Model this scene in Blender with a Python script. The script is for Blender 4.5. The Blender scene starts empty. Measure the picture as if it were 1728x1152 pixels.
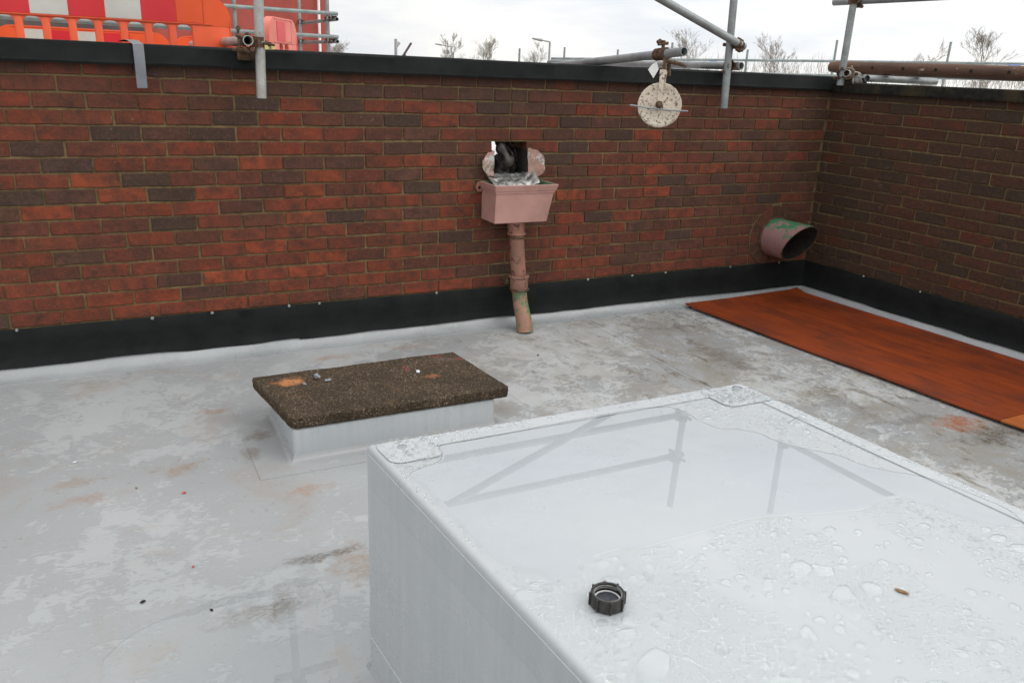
import bpy, bmesh, math, random
from mathutils import Vector, Matrix, noise
R = math.radians
S = bpy.context.scene
COL = S.collection
rnd = random.Random(7)

# ------------------------------------------------------------------ camera
cam_d = bpy.data.cameras.new('camera')
cam = bpy.data.objects.new('camera', cam_d); COL.objects.link(cam)
cam_d.sensor_width = 36.0
cam_d.lens = 1361.18 / 1728 * 36.0
cam_d.clip_start = 0.05
cam_d.clip_end = 2000
def cam_axes(yaw, pitch, roll):
    f = Vector((math.sin(yaw)*math.cos(pitch), math.cos(yaw)*math.cos(pitch), math.sin(pitch)))
    r = Vector((math.cos(yaw), -math.sin(yaw), 0)); u = r.cross(f)
    c, s = math.cos(roll), math.sin(roll)
    return c*r + s*u, -s*r + c*u, f
cr, cu, cf = cam_axes(0.4786, -0.3270, 0.0436)
CAM = Vector((0.23865, -4.45153, 1.56997))
cam.matrix_world = Matrix(((cr.x, cu.x, -cf.x, CAM.x), (cr.y, cu.y, -cf.y, CAM.y), (cr.z, cu.z, -cf.z, CAM.z), (0, 0, 0, 1)))
S.camera = cam

# ------------------------------------------------------------------ world, sun, exposure
SUN_AZ, SUN_EL = R(132), R(40)      # compass-like: 0 = +y, clockwise
w = bpy.data.worlds.new('World'); S.world = w; w.use_nodes = True
nt = w.node_tree; nt.nodes.clear()
def wn(t, **k):
    n = nt.nodes.new(t)
    for a, b in k.items(): setattr(n, a, b)
    return n
out = wn('ShaderNodeOutputWorld'); bg = wn('ShaderNodeBackground'); bg.inputs['Strength'].default_value = 0.1
sky = wn('ShaderNodeTexSky', sky_type='NISHITA'); sky.sun_disc = False
sky.sun_elevation = SUN_EL; sky.sun_rotation = SUN_AZ; sky.air_density = 1.0; sky.dust_density = 2.0
tc = wn('ShaderNodeTexCoord'); mp = wn('ShaderNodeMapping'); mp.inputs['Scale'].default_value = (1.0, 1.0, 4.5)
nz = wn('ShaderNodeTexNoise'); nz.inputs['Scale'].default_value = 2.6; nz.inputs['Detail'].default_value = 7; nz.inputs['Roughness'].default_value = 0.6
nt.links.new(tc.outputs['Generated'], mp.inputs['Vector']); nt.links.new(mp.outputs[0], nz.inputs['Vector'])
ramp = wn('ShaderNodeValToRGB')
ramp.color_ramp.elements[0].position = 0.36; ramp.color_ramp.elements[0].color = (8.2, 8.6, 9.2, 1)
ramp.color_ramp.elements[1].position = 0.60; ramp.color_ramp.elements[1].color = (10.8, 10.7, 10.3, 1)
nt.links.new(nz.outputs['Fac'], ramp.inputs['Fac'])
mx = wn('ShaderNodeMixRGB'); mx.inputs['Fac'].default_value = 0.93
nt.links.new(sky.outputs[0], mx.inputs[1]); nt.links.new(ramp.outputs[0], mx.inputs[2])
# overcast sky: brighter overhead and round the veiled sun than at the horizon
sxyz = wn('ShaderNodeSeparateXYZ'); nt.links.new(tc.outputs['Generated'], sxyz.inputs[0])
el = wn('ShaderNodeMath', operation='MULTIPLY_ADD', use_clamp=False); nt.links.new(sxyz.outputs[2], el.inputs[0]); el.inputs[1].default_value = 0.60; el.inputs[2].default_value = 1.06
dt = wn('ShaderNodeVectorMath', operation='DOT_PRODUCT'); nt.links.new(tc.outputs['Generated'], dt.inputs[0]); dt.inputs[1].default_value = (math.sin(SUN_AZ)*math.cos(SUN_EL), math.cos(SUN_AZ)*math.cos(SUN_EL), math.sin(SUN_EL))
gl_ = wn('ShaderNodeMath', operation='MULTIPLY_ADD'); nt.links.new(dt.outputs['Value'], gl_.inputs[0]); gl_.inputs[1].default_value = 0.22; gl_.inputs[2].default_value = 1.0
ml = wn('ShaderNodeMath', operation='MULTIPLY'); nt.links.new(el.outputs[0], ml.inputs[0]); nt.links.new(gl_.outputs[0], ml.inputs[1])
mc = wn('ShaderNodeMath', operation='MAXIMUM'); nt.links.new(ml.outputs[0], mc.inputs[0]); mc.inputs[1].default_value = 0.5
vm = wn('ShaderNodeVectorMath', operation='SCALE'); nt.links.new(mx.outputs[0], vm.inputs[0]); nt.links.new(mc.outputs[0], vm.inputs['Scale'])
nt.links.new(vm.outputs[0], bg.inputs['Color']); nt.links.new(bg.outputs[0], out.inputs['Surface'])
sun_d = bpy.data.lights.new('sun', 'SUN'); sun_d.energy = 0.8; sun_d.angle = R(40); sun_d.color = (1, 0.95, 0.88)
sun = bpy.data.objects.new('sun', sun_d); COL.objects.link(sun)
sd = Vector((math.sin(SUN_AZ)*math.cos(SUN_EL), math.cos(SUN_AZ)*math.cos(SUN_EL), math.sin(SUN_EL)))
sun.rotation_euler = sd.to_track_quat('Z', 'Y').to_euler(); sun.location = sd*30
S.render.engine = 'CYCLES'
S.view_settings.view_transform = 'Standard'; S.view_settings.look = 'None'
S.view_settings.exposure = 0.0; S.view_settings.gamma = 1.0; S.view_settings.use_curve_mapping = False

# ------------------------------------------------------------------ material helper
class NT:
    def __init__(s, name):
        s.m = bpy.data.materials.new(name); s.m.use_nodes = True
        s.t = s.m.node_tree; s.t.nodes.clear()
        s.out = s.t.nodes.new('ShaderNodeOutputMaterial')
        s.b = s.t.nodes.new('ShaderNodeBsdfPrincipled')
        s.t.links.new(s.b.outputs[0], s.out.inputs['Surface'])
        g = s.t.nodes.new('ShaderNodeNewGeometry'); s.pos = g.outputs['Position']; s.geo = g
    def put(s, sock, v):
        if isinstance(v, bpy.types.NodeSocket): s.t.links.new(v, sock)
        elif isinstance(v, (tuple, list)) and sock.type == 'RGBA' and len(v) == 3: sock.default_value = (*v, 1)
        else: sock.default_value = v
    def n(s, t, ins=None, **k):
        x = s.t.nodes.new(t)
        for a, b in k.items(): setattr(x, a, b)
        for a, b in (ins or {}).items(): s.put(x.inputs[a], b)
        return x
    def scale(s, vec, sc):
        return s.n('ShaderNodeMapping', {'Vector': vec, 'Scale': sc}).outputs[0]
    def obj(s): return s.n('ShaderNodeTexCoord').outputs['Object']
    def noise(s, scale, detail=4, rough=0.55, vec=None, dist=0.0):
        return s.n('ShaderNodeTexNoise', {'Vector': vec or s.pos, 'Scale': scale, 'Detail': detail, 'Roughness': rough, 'Distortion': dist}).outputs['Fac']
    def voro(s, scale, vec=None, feature='F1', out='Distance'):
        return s.n('ShaderNodeTexVoronoi', {'Vector': vec or s.pos, 'Scale': scale}, feature=feature).outputs[out]
    def ramp(s, f, *stops, mode='LINEAR'):
        x = s.n('ShaderNodeValToRGB', {'Fac': f}); cr_ = x.color_ramp; cr_.interpolation = mode
        while len(cr_.elements) < len(stops): cr_.elements.new(0.5)
        for e, (p, c) in zip(cr_.elements, stops):
            e.position = p; e.color = (c, c, c, 1) if isinstance(c, (int, float)) else (*c, 1)
        return x.outputs[0]
    def mix(s, f, a, b, mode='MIX'):
        return s.n('ShaderNodeMixRGB', {'Fac': f, 'Color1': a if not isinstance(a, (int, float)) else (a, a, a), 'Color2': b if not isinstance(b, (int, float)) else (b, b, b)}, blend_type=mode).outputs[0]
    def math(s, op, a, b=0.0, c=None):
        x = s.n('ShaderNodeMath', operation=op); s.put(x.inputs[0], a); s.put(x.inputs[1], b)
        if c is not None: s.put(x.inputs[2], c)
        return x.outputs[0]
    def bump(s, h, strength=0.3, dist=0.01, normal=None):
        i = {'Height': h, 'Strength': strength, 'Distance': dist}
        if normal: i['Normal'] = normal
        return s.n('ShaderNodeBump', i).outputs[0]
    def spot(s, x, y, rx, ry, wob=0.85, nscale=13.0, ang=0.0):
        """irregular mark round a point of the floor: 1 inside, 0 outside"""
        d = s.n('ShaderNodeVectorMath', {0: s.pos, 1: (x, y, 0)}, operation='SUBTRACT').outputs[0]
        d = s.n('ShaderNodeMapping', {'Vector': d, 'Rotation': (0, 0, ang), 'Scale': (1/rx, 1/ry, 0)}).outputs[0]
        l = s.n('ShaderNodeVectorMath', {0: d}, operation='LENGTH').outputs['Value']
        nn = s.noise(nscale, 5, 0.65)
        v = s.math('ADD', l, s.math('MULTIPLY', s.math('SUBTRACT', nn, 0.5), wob*4))
        return s.math('MULTIPLY', s.ramp(v, (0.25, 1.0), (1.25, 0.0)), s.ramp(s.noise(nscale*4, 4, 0.7, s.scale(s.pos, (1, 2, 1))), (0.36, 0.25), (0.6, 1.0)))
    def done(s, **k):
        for a, v in k.items():
            s.put(s.b.inputs[{'color': 'Base Color', 'rough': 'Roughness', 'metal': 'Metallic', 'normal': 'Normal', 'spec': 'Specular IOR Level', 'coat': 'Coat Weight', 'ior': 'IOR'}[a]], v)
        return s.m

# ------------------------------------------------------------------ object helpers
def link(o, parent=None):
    COL.objects.link(o)
    if parent: o.parent = parent
    return o
def tag(o, label, cat, group=None):
    o['label'] = label; o['category'] = cat
    if group: o['group'] = group
    return o
def empty(name, loc=(0, 0, 0), rotz=0.0, label=None, cat=None, group=None, kind=None):
    o = bpy.data.objects.new(name, None); o.empty_display_size = 0.1; link(o)
    o.location = loc; o.rotation_euler = (0, 0, rotz)
    if label: tag(o, label, cat, group)
    if kind: o['kind'] = kind
    return o
def finish(bm, name, mat, parent=None, smooth=False, kind=None, recalc=True):
    if recalc: bmesh.ops.recalc_face_normals(bm, faces=bm.faces)
    me = bpy.data.meshes.new(name); bm.to_mesh(me); bm.free()
    for m in (mat if isinstance(mat, (list, tuple)) else [mat]): me.materials.append(m)
    if smooth:
        for p in me.polygons: p.use_smooth = True
    o = bpy.data.objects.new(name, me); link(o, parent)
    if smooth and smooth != 'all':
        try: me.set_sharp_from_angle(angle=R(40))
        except Exception: pass
    if kind: o['kind'] = kind
    return o
def part(o_parent, o):   # keep a world-built mesh in place under a moved Empty
    o.parent = o_parent
    o.matrix_parent_inverse = (Matrix.Translation(o_parent.location) @ o_parent.rotation_euler.to_matrix().to_4x4()).inverted()
    return o
def box(bm, x0, x1, y0, y1, z0, z1, bevel=0.0, seg=1):
    r = bmesh.ops.create_cube(bm, size=1)
    vs = r['verts']
    for v in vs:
        v.co = Vector(((x0+x1)/2 + v.co.x*(x1-x0), (y0+y1)/2 + v.co.y*(y1-y0), (z0+z1)/2 + v.co.z*(z1-z0)))
    if bevel:
        es = list({e for v in vs for e in v.link_edges})
        bmesh.ops.bevel(bm, geom=es, offset=bevel, segments=seg, affect='EDGES', profile=0.5)
def frame(d):
    d = Vector(d).normalized()
    a = Vector((0, 0, 1)) if abs(d.z) < 0.9 else Vector((1, 0, 0))
    x = a.cross(d).normalized(); y = d.cross(x)
    return x, y, d
def tube(bm, p0, p1, r=0.02415, seg=20, wall=0.0035, r1=None, close=False):
    """straight scaffold tube, hollow with a wall, or solid if wall == 0"""
    p0, p1 = Vector(p0), Vector(p1); x, y, d = frame(p1-p0); r1 = r if r1 is None else r1
    def ring(p, rr): return [bm.verts.new(p + (x*math.cos(2*math.pi*i/seg) + y*math.sin(2*math.pi*i/seg))*rr) for i in range(seg)]
    A, B = ring(p0, r), ring(p1, r1)
    for i in range(seg): bm.faces.new((A[i], A[(i+1) % seg], B[(i+1) % seg], B[i]))
    if wall:
        C, D = ring(p0, r-wall), ring(p1, r1-wall)
        for i in range(seg):
            j = (i+1) % seg
            bm.faces.new((C[i], D[i], D[j], C[j])); bm.faces.new((A[i], C[i], C[j], A[j])); bm.faces.new((B[i], B[j], D[j], D[i]))
    else:
        bm.faces.new(A[::-1]); bm.faces.new(B)
def sweep(bm, pts, rads, seg=16, cap=True):
    pts = [Vector(p) for p in pts]; rings = []
    xprev = None
    for i, p in enumerate(pts):
        d = (pts[min(i+1, len(pts)-1)] - pts[max(i-1, 0)]).normalized()
        if xprev is None: x, y, _ = frame(d)
        else:
            x = (xprev - d*xprev.dot(d)).normalized(); y = d.cross(x)
        xprev = x; rr = rads[i] if isinstance(rads, (list, tuple)) else rads
        rings.append([bm.verts.new(p + (x*math.cos(2*math.pi*k/seg) + y*math.sin(2*math.pi*k/seg))*rr) for k in range(seg)])
    for a, b in zip(rings, rings[1:]):
        for k in range(seg): bm.faces.new((a[k], a[(k+1) % seg], b[(k+1) % seg], b[k]))
    if cap: bm.faces.new(rings[0][::-1]); bm.faces.new(rings[-1])
def extrude_poly(bm, pts, z0, z1):
    a = [bm.verts.new((x, y, z0)) for x, y in pts]; b = [bm.verts.new((x, y, z1)) for x, y in pts]; n = len(pts)
    bm.faces.new(a[::-1]); bm.faces.new(b)
    for i in range(n): bm.faces.new((a[i], a[(i+1) % n], b[(i+1) % n], b[i]))
def smooth_loop(pts, it=2, amp=0.0, seed=0.0):
    for _ in range(it):
        q = []
        for i in range(len(pts)):
            a, b = pts[i], pts[(i+1) % len(pts)]
            q += [(a[0]*.75+b[0]*.25, a[1]*.75+b[1]*.25), (a[0]*.25+b[0]*.75, a[1]*.25+b[1]*.75)]
        pts = q
    if amp:
        pts = [(x+amp*noise.noise((x*22+seed, y*22, 0)), y+amp*noise.noise((x*22, y*22+seed, 5))) for x, y in pts]
    return pts
def inside(x, y, poly):
    c = False; n = len(poly); j = n-1
    for i in range(n):
        xi, yi = poly[i]; xj, yj = poly[j]
        if (yi > y) != (yj > y) and x < (xj-xi)*(y-yi)/(yj-yi)+xi: c = not c
        j = i
    return c

# ------------------------------------------------------------------ materials
def mat_brick(src):
    s = NT('brick_' + src)
    if src == 'object': c = s.n('ShaderNodeObjectInfo').outputs['Color']
    else: c = s.n('ShaderNodeAttribute', attribute_name='Col').outputs['Color']
    n1 = s.noise(14, 5, 0.6); n2 = s.noise(260, 3, 0.7); n3 = s.noise(60, 4, 0.6)
    c = s.mix(s.ramp(n1, (0.40, 0.0), (0.66, 0.72)), c, (0.055, 0.034, 0.028))
    nl = s.noise(4.2, 5, 0.6, s.n('ShaderNodeMapping', {'Vector': s.pos, 'Location': (3, 3, 3)}).outputs[0]); c = s.mix(s.ramp(nl, (0.46, 0.0), (0.66, 0.42)), c, (0.05, 0.038, 0.028))
    c = s.mix(s.ramp(n3, (0.47, 0.0), (0.72, 0.26)), c, (0.30, 0.11, 0.055))
    c = s.mix(s.ramp(n2, (0.2, 0.55), (0.7, 0.0)), c, (0.03, 0.018, 0.015))
    # chalky lime bloom here and there, algae green and shade painted in towards the corner
    bl = s.math('MULTIPLY', s.ramp(s.noise(33, 6, 0.75), (0.60, 0.0), (0.70, 1.0)), s.ramp(s.noise(2.1, 3, 0.6), (0.48, 0.0), (0.62, 0.5)))
    c = s.mix(bl, c, (0.42, 0.36, 0.30))
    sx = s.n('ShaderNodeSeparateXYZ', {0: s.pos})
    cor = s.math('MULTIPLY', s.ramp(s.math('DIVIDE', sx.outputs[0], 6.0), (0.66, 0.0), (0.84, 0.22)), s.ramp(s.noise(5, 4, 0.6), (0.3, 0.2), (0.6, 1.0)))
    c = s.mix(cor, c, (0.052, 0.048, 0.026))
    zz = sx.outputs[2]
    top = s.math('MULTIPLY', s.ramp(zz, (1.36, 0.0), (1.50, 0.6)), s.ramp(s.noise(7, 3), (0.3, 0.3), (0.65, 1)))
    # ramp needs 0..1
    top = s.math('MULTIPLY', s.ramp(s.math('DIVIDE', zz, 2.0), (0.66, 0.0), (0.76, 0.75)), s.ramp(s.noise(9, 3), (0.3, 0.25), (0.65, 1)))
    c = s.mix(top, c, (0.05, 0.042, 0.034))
    h = s.math('ADD', s.noise(170, 4, 0.7), s.math('MULTIPLY', s.noise(40, 3), 1.2))
    return s.done(color=c, rough=0.92, spec=0.18, normal=s.bump(h, 1.0, 0.005))
M = {}
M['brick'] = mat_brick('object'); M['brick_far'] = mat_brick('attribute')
def mat_mortar():
    s = NT('mortar')
    c = s.ramp(s.noise(30, 6, 0.7), (0.3, (0.12, 0.085, 0.045)), (0.7, (0.27, 0.19, 0.095)))
    c = s.mix(s.ramp(s.noise(4, 3), (0.4, 0.0), (0.7, 0.5)), c, (0.07, 0.055, 0.03))
    c = s.mix(s.ramp(s.noise(120, 2, 0.8), (0.68, 0.0), (0.74, 0.8)), c, (0.4, 0.36, 0.28))
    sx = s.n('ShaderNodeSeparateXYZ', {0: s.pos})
    c = s.mix(s.ramp(s.math('DIVIDE', sx.outputs[0], 6.0), (0.66, 0.0), (0.84, 0.10)), c, (0.07, 0.058, 0.032))  # same algae and shade tone painted into the mortar near the corner
    return s.done(color=c, rough=0.95, spec=0.1, normal=s.bump(s.noise(230, 4, 0.8), 0.9, 0.004))
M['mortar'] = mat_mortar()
def simple(name, c0, c1, scale, rough=0.6, metal=0.0, bump=0.0, bscale=80, spec=0.5, detail=5, lo=0.35, hi=0.65, obj=False):
    s = NT(name); v = s.obj() if obj else None
    c = s.ramp(s.noise(scale, detail, 0.6, v), (lo, c0), (hi, c1))
    k = {}
    if bump: k['normal'] = s.bump(s.noise(bscale, 4, 0.6, v), bump, 0.004)
    return s.done(color=c, rough=rough, metal=metal, spec=spec, **k)
def mat_felt():
    s = NT('black_membrane')
    c = s.ramp(s.noise(9, 5, 0.65), (0.3, (0.0065, 0.0075, 0.008)), (0.75, (0.013, 0.0145, 0.014)))
    c = s.mix(s.ramp(s.noise(26, 6, 0.75, s.scale(s.pos, (1, 1, 5))), (0.62, 0.0), (0.8, 0.3)), c, (0.04, 0.043, 0.04))
    return s.done(color=c, rough=s.ramp(s.noise(5), (0.3, 0.62), (0.7, 0.8)), spec=0.14, normal=s.bump(s.math('ADD', s.noise(12, 3), s.math('MULTIPLY', s.noise(300, 2), 0.25)), 0.6, 0.006))
M['felt'] = mat_felt()
def mat_conc_cope():
    s = NT('mossy_concrete')
    c = s.ramp(s.noise(38, 6, 0.75), (0.36, (0.009, 0.009, 0.008)), (0.66, (0.026, 0.025, 0.020)), (0.82, (0.09, 0.08, 0.06)))
    c = s.mix(s.ramp(s.noise(3.3, 4), (0.52, 0.0), (0.66, 0.5)), c, (0.10, 0.068, 0.03))
    return s.done(color=c, rough=0.95, spec=0.15, normal=s.bump(s.noise(90, 5, 0.75), 1.0, 0.008))
M['mossy'] = mat_conc_cope()
M['grey_mem'] = None
def mat_membrane(name, clean):
    s = NT(name)
    if clean:
        c = s.ramp(s.noise(2.2, 4), (0.35, (0.405, 0.425, 0.44)), (0.7, (0.45, 0.47, 0.48)))
        stx = s.scale(s.pos, (38, 38, 1.1))
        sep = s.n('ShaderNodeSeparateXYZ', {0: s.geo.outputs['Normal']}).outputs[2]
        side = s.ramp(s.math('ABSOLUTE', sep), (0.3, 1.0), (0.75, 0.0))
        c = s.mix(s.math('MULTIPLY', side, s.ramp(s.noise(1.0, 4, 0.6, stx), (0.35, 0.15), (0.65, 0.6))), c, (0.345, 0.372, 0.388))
        sp = s.ramp(s.noise(330, 2, 0.6), (0.69, 0.0), (0.73, 0.35))
        c = s.mix(sp, c, (0.6, 0.62, 0.63))
        h = s.math('ADD', s.noise(6, 3), s.math('MULTIPLY', s.noise(420, 2), 0.12))
        rg = s.ramp(s.noise(11, 4), (0.35, 0.26), (0.65, 0.42))
        return s.done(color=c, rough=rg, spec=0.5, normal=s.bump(h, 0.5, 0.01))
    return s
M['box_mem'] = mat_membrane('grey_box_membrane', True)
def mat_fillet():
    s = NT('grey_membrane_upturn')
    c = s.ramp(s.noise(2.5, 5), (0.3, (0.26, 0.275, 0.28)), (0.7, (0.35, 0.365, 0.37)))
    c = s.mix(s.ramp(s.noise(8, 5, 0.7, s.scale(s.pos, (1, 4, 4))), (0.62, 0.0), (0.75, 0.5)), c, (0.26, 0.25, 0.23))
    return s.done(color=c, rough=s.ramp(s.noise(9), (0.35, 0.22), (0.7, 0.45)), normal=s.bump(s.noise(5, 4), 0.7, 0.02))
M['fillet'] = mat_fillet()
def mat_floor():
    s = NT('wet_roof_membrane')
    base = s.ramp(s.noise(1.3, 5), (0.3, (0.29, 0.30, 0.305)), (0.7, (0.345, 0.355, 0.36)))
    p = s.scale(s.pos, (1.0, 1.0, 0))
    # three scales of broken wet / dry-bloom patches
    big = s.noise(1.1, 3, 0.5, p, 0.4); mid = s.noise(7.5, 8, 0.72, p, 0.5); fine = s.noise(34, 4, 0.7, s.scale(p, (1, 1.7, 0)), 0.5)
    k = s.math('ADD', s.math('MULTIPLY', big, 0.55), s.math('ADD', s.math('MULTIPLY', mid, 0.6), s.math('MULTIPLY', fine, 0.38)))
    bloom = s.ramp(k, (0.772, 0.0), (0.802, 1.0))          # pale beaded, slightly proud patches
    smooth = s.ramp(k, (0.60, 1.0), (0.635, 0.0))         # filmed, darker, glossier
    c = s.mix(s.math('MULTIPLY', bloom, s.ramp(s.math('DIVIDE', s.n('ShaderNodeSeparateXYZ', {0: s.pos}).outputs[0], 6.0), (0.12, 0.26), (0.42, 0.8))), base, (0.47, 0.485, 0.485))
    c = s.mix(s.math('MULTIPLY', smooth, 0.6), c, (0.255, 0.262, 0.26))
    tan = s.ramp(s.noise(2.3, 7, 0.7, s.n('ShaderNodeMapping', {'Vector': p, 'Location': (7, 3, 0)}).outputs[0], 0.6), (0.54, 0.0), (0.70, 0.55))
    c = s.mix(s.math('MULTIPLY', tan, s.ramp(fine, (0.35, 0.4), (0.6, 1.0))), c, (0.30, 0.235, 0.175))
    # warm dirt over the right-hand half of the roof
    sx = s.n('ShaderNodeSeparateXYZ', {0: s.pos})
    east = s.ramp(s.math('DIVIDE', sx.outputs[0], 6.0), (0.2, 0.0), (0.5, 1.0))
    dirt = s.math('MULTIPLY', east, s.ramp(s.noise(3.6, 7, 0.7, p, 0.8), (0.40, 0.0), (0.68, 1.0)))
    c = s.mix(s.math('MULTIPLY', dirt, 0.6), c, (0.235, 0.195, 0.135))
    dirt2 = s.math('MULTIPLY', east, s.ramp(s.noise(6.5, 7, 0.75, s.n('ShaderNodeMapping', {'Vector': p, 'Rotation': (0, 0, 0.25), 'Scale': (1.6, 0.6, 0), 'Location': (3, 1, 0)}).outputs[0], 0.5), (0.55, 0.0), (0.68, 1.0)))
    c = s.mix(s.math('MULTIPLY', dirt2, 0.85), c, (0.12, 0.088, 0.048))
    # rust coloured stains where they lie
    for (x, y, rx, ry, col, a) in ((0.40, -1.30, .11, .07, 0, .6), (0.60, -0.77, .09, .035, 1, .6), (0.02, -1.28, .12, .05, 0, .5), (0.07, -1.43, .14, .05, 1, .5),
                                   (0.83, -1.66, .11, .05, 1, .6), (0.69, -1.28, .05, .10, 2, .55), (0.74, -1.13, .07, .06, 2, .65), (0.86, -2.20, .10, .14, 0, .6),
                                   (1.30, -0.25, .14, .05, 1, .6), (1.75, -0.23, .14, .05, 1, .5), (0.55, -2.33, .16, .07, 2, .6), (0.77, -2.12, .17, .03, 3, .7),
                                   (3.90, -2.22, .15, .12, 4, 1.0), (3.96, -2.38, .24, .12, 3, .8), (3.55, -1.75, .12, .40, 2, .5), (3.45, -1.05, .12, .45, 2, .45), (3.75, -2.1, .22, .06, 3, .5), (2.89, -0.10, .16, .02, 3, .8), (0.42, -0.10, .12, .012, 2, .8), (0.80, -0.10, .10, .012, 2, .8), (3.55, -0.45, .25, .05, 2, .45), (3.4, -1.0, .10, .35, 2, .45), (2.9, -1.6, .3, .1, 0, .4)):
        cc = ((0.26, 0.17, 0.10), (0.30, 0.155, 0.075), (0.12, 0.085, 0.05), (0.07, 0.055, 0.038), (0.33, 0.09, 0.02))[col]
        c = s.mix(s.math('MULTIPLY', s.spot(x, y, rx, ry), a), c, cc)
    rs = s.math('MULTIPLY', s.ramp(s.noise(4.5, 7, 0.75, s.n('ShaderNodeMapping', {'Vector': p, 'Location': (2, 9, 0)}).outputs[0], 0.8), (0.64, 0.0), (0.70, 1.0)), s.ramp(s.noise(60, 3, 0.7, p), (0.4, 0.1), (0.62, 0.8)))
    c = s.mix(rs, c, (0.25, 0.125, 0.06))
    # grit
    c = s.mix(s.math('MULTIPLY', s.ramp(s.voro(24), (0.03, 1.0), (0.045, 0.0)), s.ramp(s.noise(3, 2), (0.5, 0.0), (0.55, 1))), c, (0.05, 0.035, 0.025))
    rg = s.mix(bloom, s.mix(smooth, 0.34, 0.16), 0.55)
    h = s.math('ADD', s.math('MULTIPLY', bloom, 0.6), s.math('ADD', s.math('MULTIPLY', fine, 0.25), s.math('MULTIPLY', s.noise(2.4, 3), 0.5)))
    return s.done(color=c, rough=rg, spec=0.5, normal=s.bump(h, 0.35, 0.006))
M['floor'] = mat_floor()
def mat_water(name, tint=(1, 1, 1), bump=0.0, rim=None, ior=1.36, glass=0.0):
    s = NT(name); s.t.nodes.remove(s.b)
    nrm = s.bump(s.noise(3.0, 2), bump, 0.01) if bump else None
    tr = s.n('ShaderNodeBsdfTransparent', {'Color': tint})
    gi = {'Color': (1, 1, 1), 'Roughness': 0.0}; fi = {'IOR': ior}
    if nrm: gi['Normal'] = nrm; fi['Normal'] = nrm
    gl = s.n('ShaderNodeBsdfGlossy', gi); fr = s.n('ShaderNodeFresnel', fi)
    front = s.math('SUBTRACT', 1.0, s.geo.outputs['Backfacing'])
    if rim:
        fc = s.n('ShaderNodeLayerWeight', {'Blend': 0.5}).outputs['Facing']
        s.t.links.new(s.mix(s.math('MULTIPLY', front, s.ramp(fc, (0.55, 0.0), (0.95, 1.0))), tint, rim), tr.inputs['Color'])
    mxs = s.n('ShaderNodeMixShader', {0: s.math('MULTIPLY', fr.outputs[0], front), 1: tr.outputs[0], 2: gl.outputs[0]})
    if glass:
        gs = s.n('ShaderNodeBsdfGlass', {'Roughness': 0.0, 'IOR': 1.33})
        mxs = s.n('ShaderNodeMixShader', {0: glass, 1: mxs.outputs[0], 2: gs.outputs[0]})
    s.t.links.new(mxs.outputs[0], s.out.inputs['Surface']); return s.m
M['water'] = mat_water('puddle_water', (0.93, 0.94, 0.95), 0.0, (0.48, 0.50, 0.52), 1.48)
M['bead'] = mat_water('bead_water', (1, 1, 1), 0.0, (0.60, 0.63, 0.66), 1.45)
M['film'] = mat_water('film_water', (0.97, 0.975, 0.975), 0.0, None, 1.36)
M['drop'] = mat_water('droplet_water', (0.985, 0.99, 0.99), 0.0, (0.30, 0.33, 0.36), 1.45, 0.10)
def mat_galv(name, dark=(0.17, 0.175, 0.17), light=(0.36, 0.36, 0.34), rust=0.5, seed=0):
    s = NT(name); v = s.obj()
    p = s.n('ShaderNodeMapping', {'Vector': s.pos, 'Location': (seed, 0, 0), 'Scale': (1, 1, 1)}).outputs[0]
    c = s.ramp(s.noise(7, 6, 0.7, p), (0.3, dark), (0.7, light))
    c = s.mix(s.ramp(s.noise(22, 6, 0.75, p), (0.60, 0.0), (0.72, rust)), c, (0.14, 0.085, 0.05))
    c = s.mix(s.ramp(s.noise(120, 2, 0.7, p), (0.62, 0.0), (0.68, 0.5)), c, (0.06, 0.055, 0.05))
    return s.done(color=c, rough=0.55, metal=0.35, normal=s.bump(s.noise(60, 4), 0.35, 0.003))
M['galv'] = mat_galv('galvanised_steel', (0.27, 0.265, 0.25), (0.50, 0.49, 0.46))
M['galv_dark'] = mat_galv('weathered_steel', (0.17, 0.19, 0.195), (0.34, 0.36, 0.36), 0.5, 4)
M['galv_far'] = mat_galv('distant_steel', (0.16, 0.19, 0.19), (0.32, 0.36, 0.35), 0.2, 9)
def mat_rust():
    s = NT('rusty_clamp_iron')
    c = s.ramp(s.noise(35, 6, 0.7), (0.28, (0.03, 0.018, 0.012)), (0.52, (0.10, 0.052, 0.028)), (0.72, (0.20, 0.16, 0.11)))
    return s.done(color=c, rough=0.85, metal=0.2, normal=s.bump(s.noise(110, 4), 0.8, 0.004))
M['rust'] = mat_rust()
def mat_chipped(name, paint, paint2, under, amount=0.62, scale=28, extra=None, rough=0.6):
    s = NT(name)
    c = s.ramp(s.noise(5, 5), (0.3, paint), (0.7, paint2))
    if extra:
        c = s.mix(s.ramp(s.noise(6.5, 6, 0.7, s.scale(s.pos, (1.3, 1.3, 1))), (extra[1], 0.0), (extra[1]+0.03, 1.0)), c, extra[0])
    ch = s.ramp(s.noise(scale, 7, 0.75), (amount, 0.0), (amount+0.02, 1.0))
    c = s.mix(ch, c, under)
    c = s.mix(s.ramp(s.noise(3.2, 5, 0.7), (0.48, 0.0), (0.72, 0.5)), c, (0.16, 0.11, 0.08))
    h = s.math('ADD', s.math('MULTIPLY', ch, -1.0), s.math('MULTIPLY', s.noise(45, 3), 0.3))
    return s.done(color=c, rough=rough, normal=s.bump(h, 0.5, 0.002))
M['pink'] = mat_chipped('pink_painted_iron', (0.37, 0.195, 0.165), (0.46, 0.25, 0.215), (0.15, 0.07, 0.045), 0.665, 20)
M['pink_worn'] = mat_chipped('worn_pink_painted_iron', (0.20, 0.088, 0.056), (0.33, 0.15, 0.11), (0.05, 0.025, 0.018), 0.555, 26)
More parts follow.
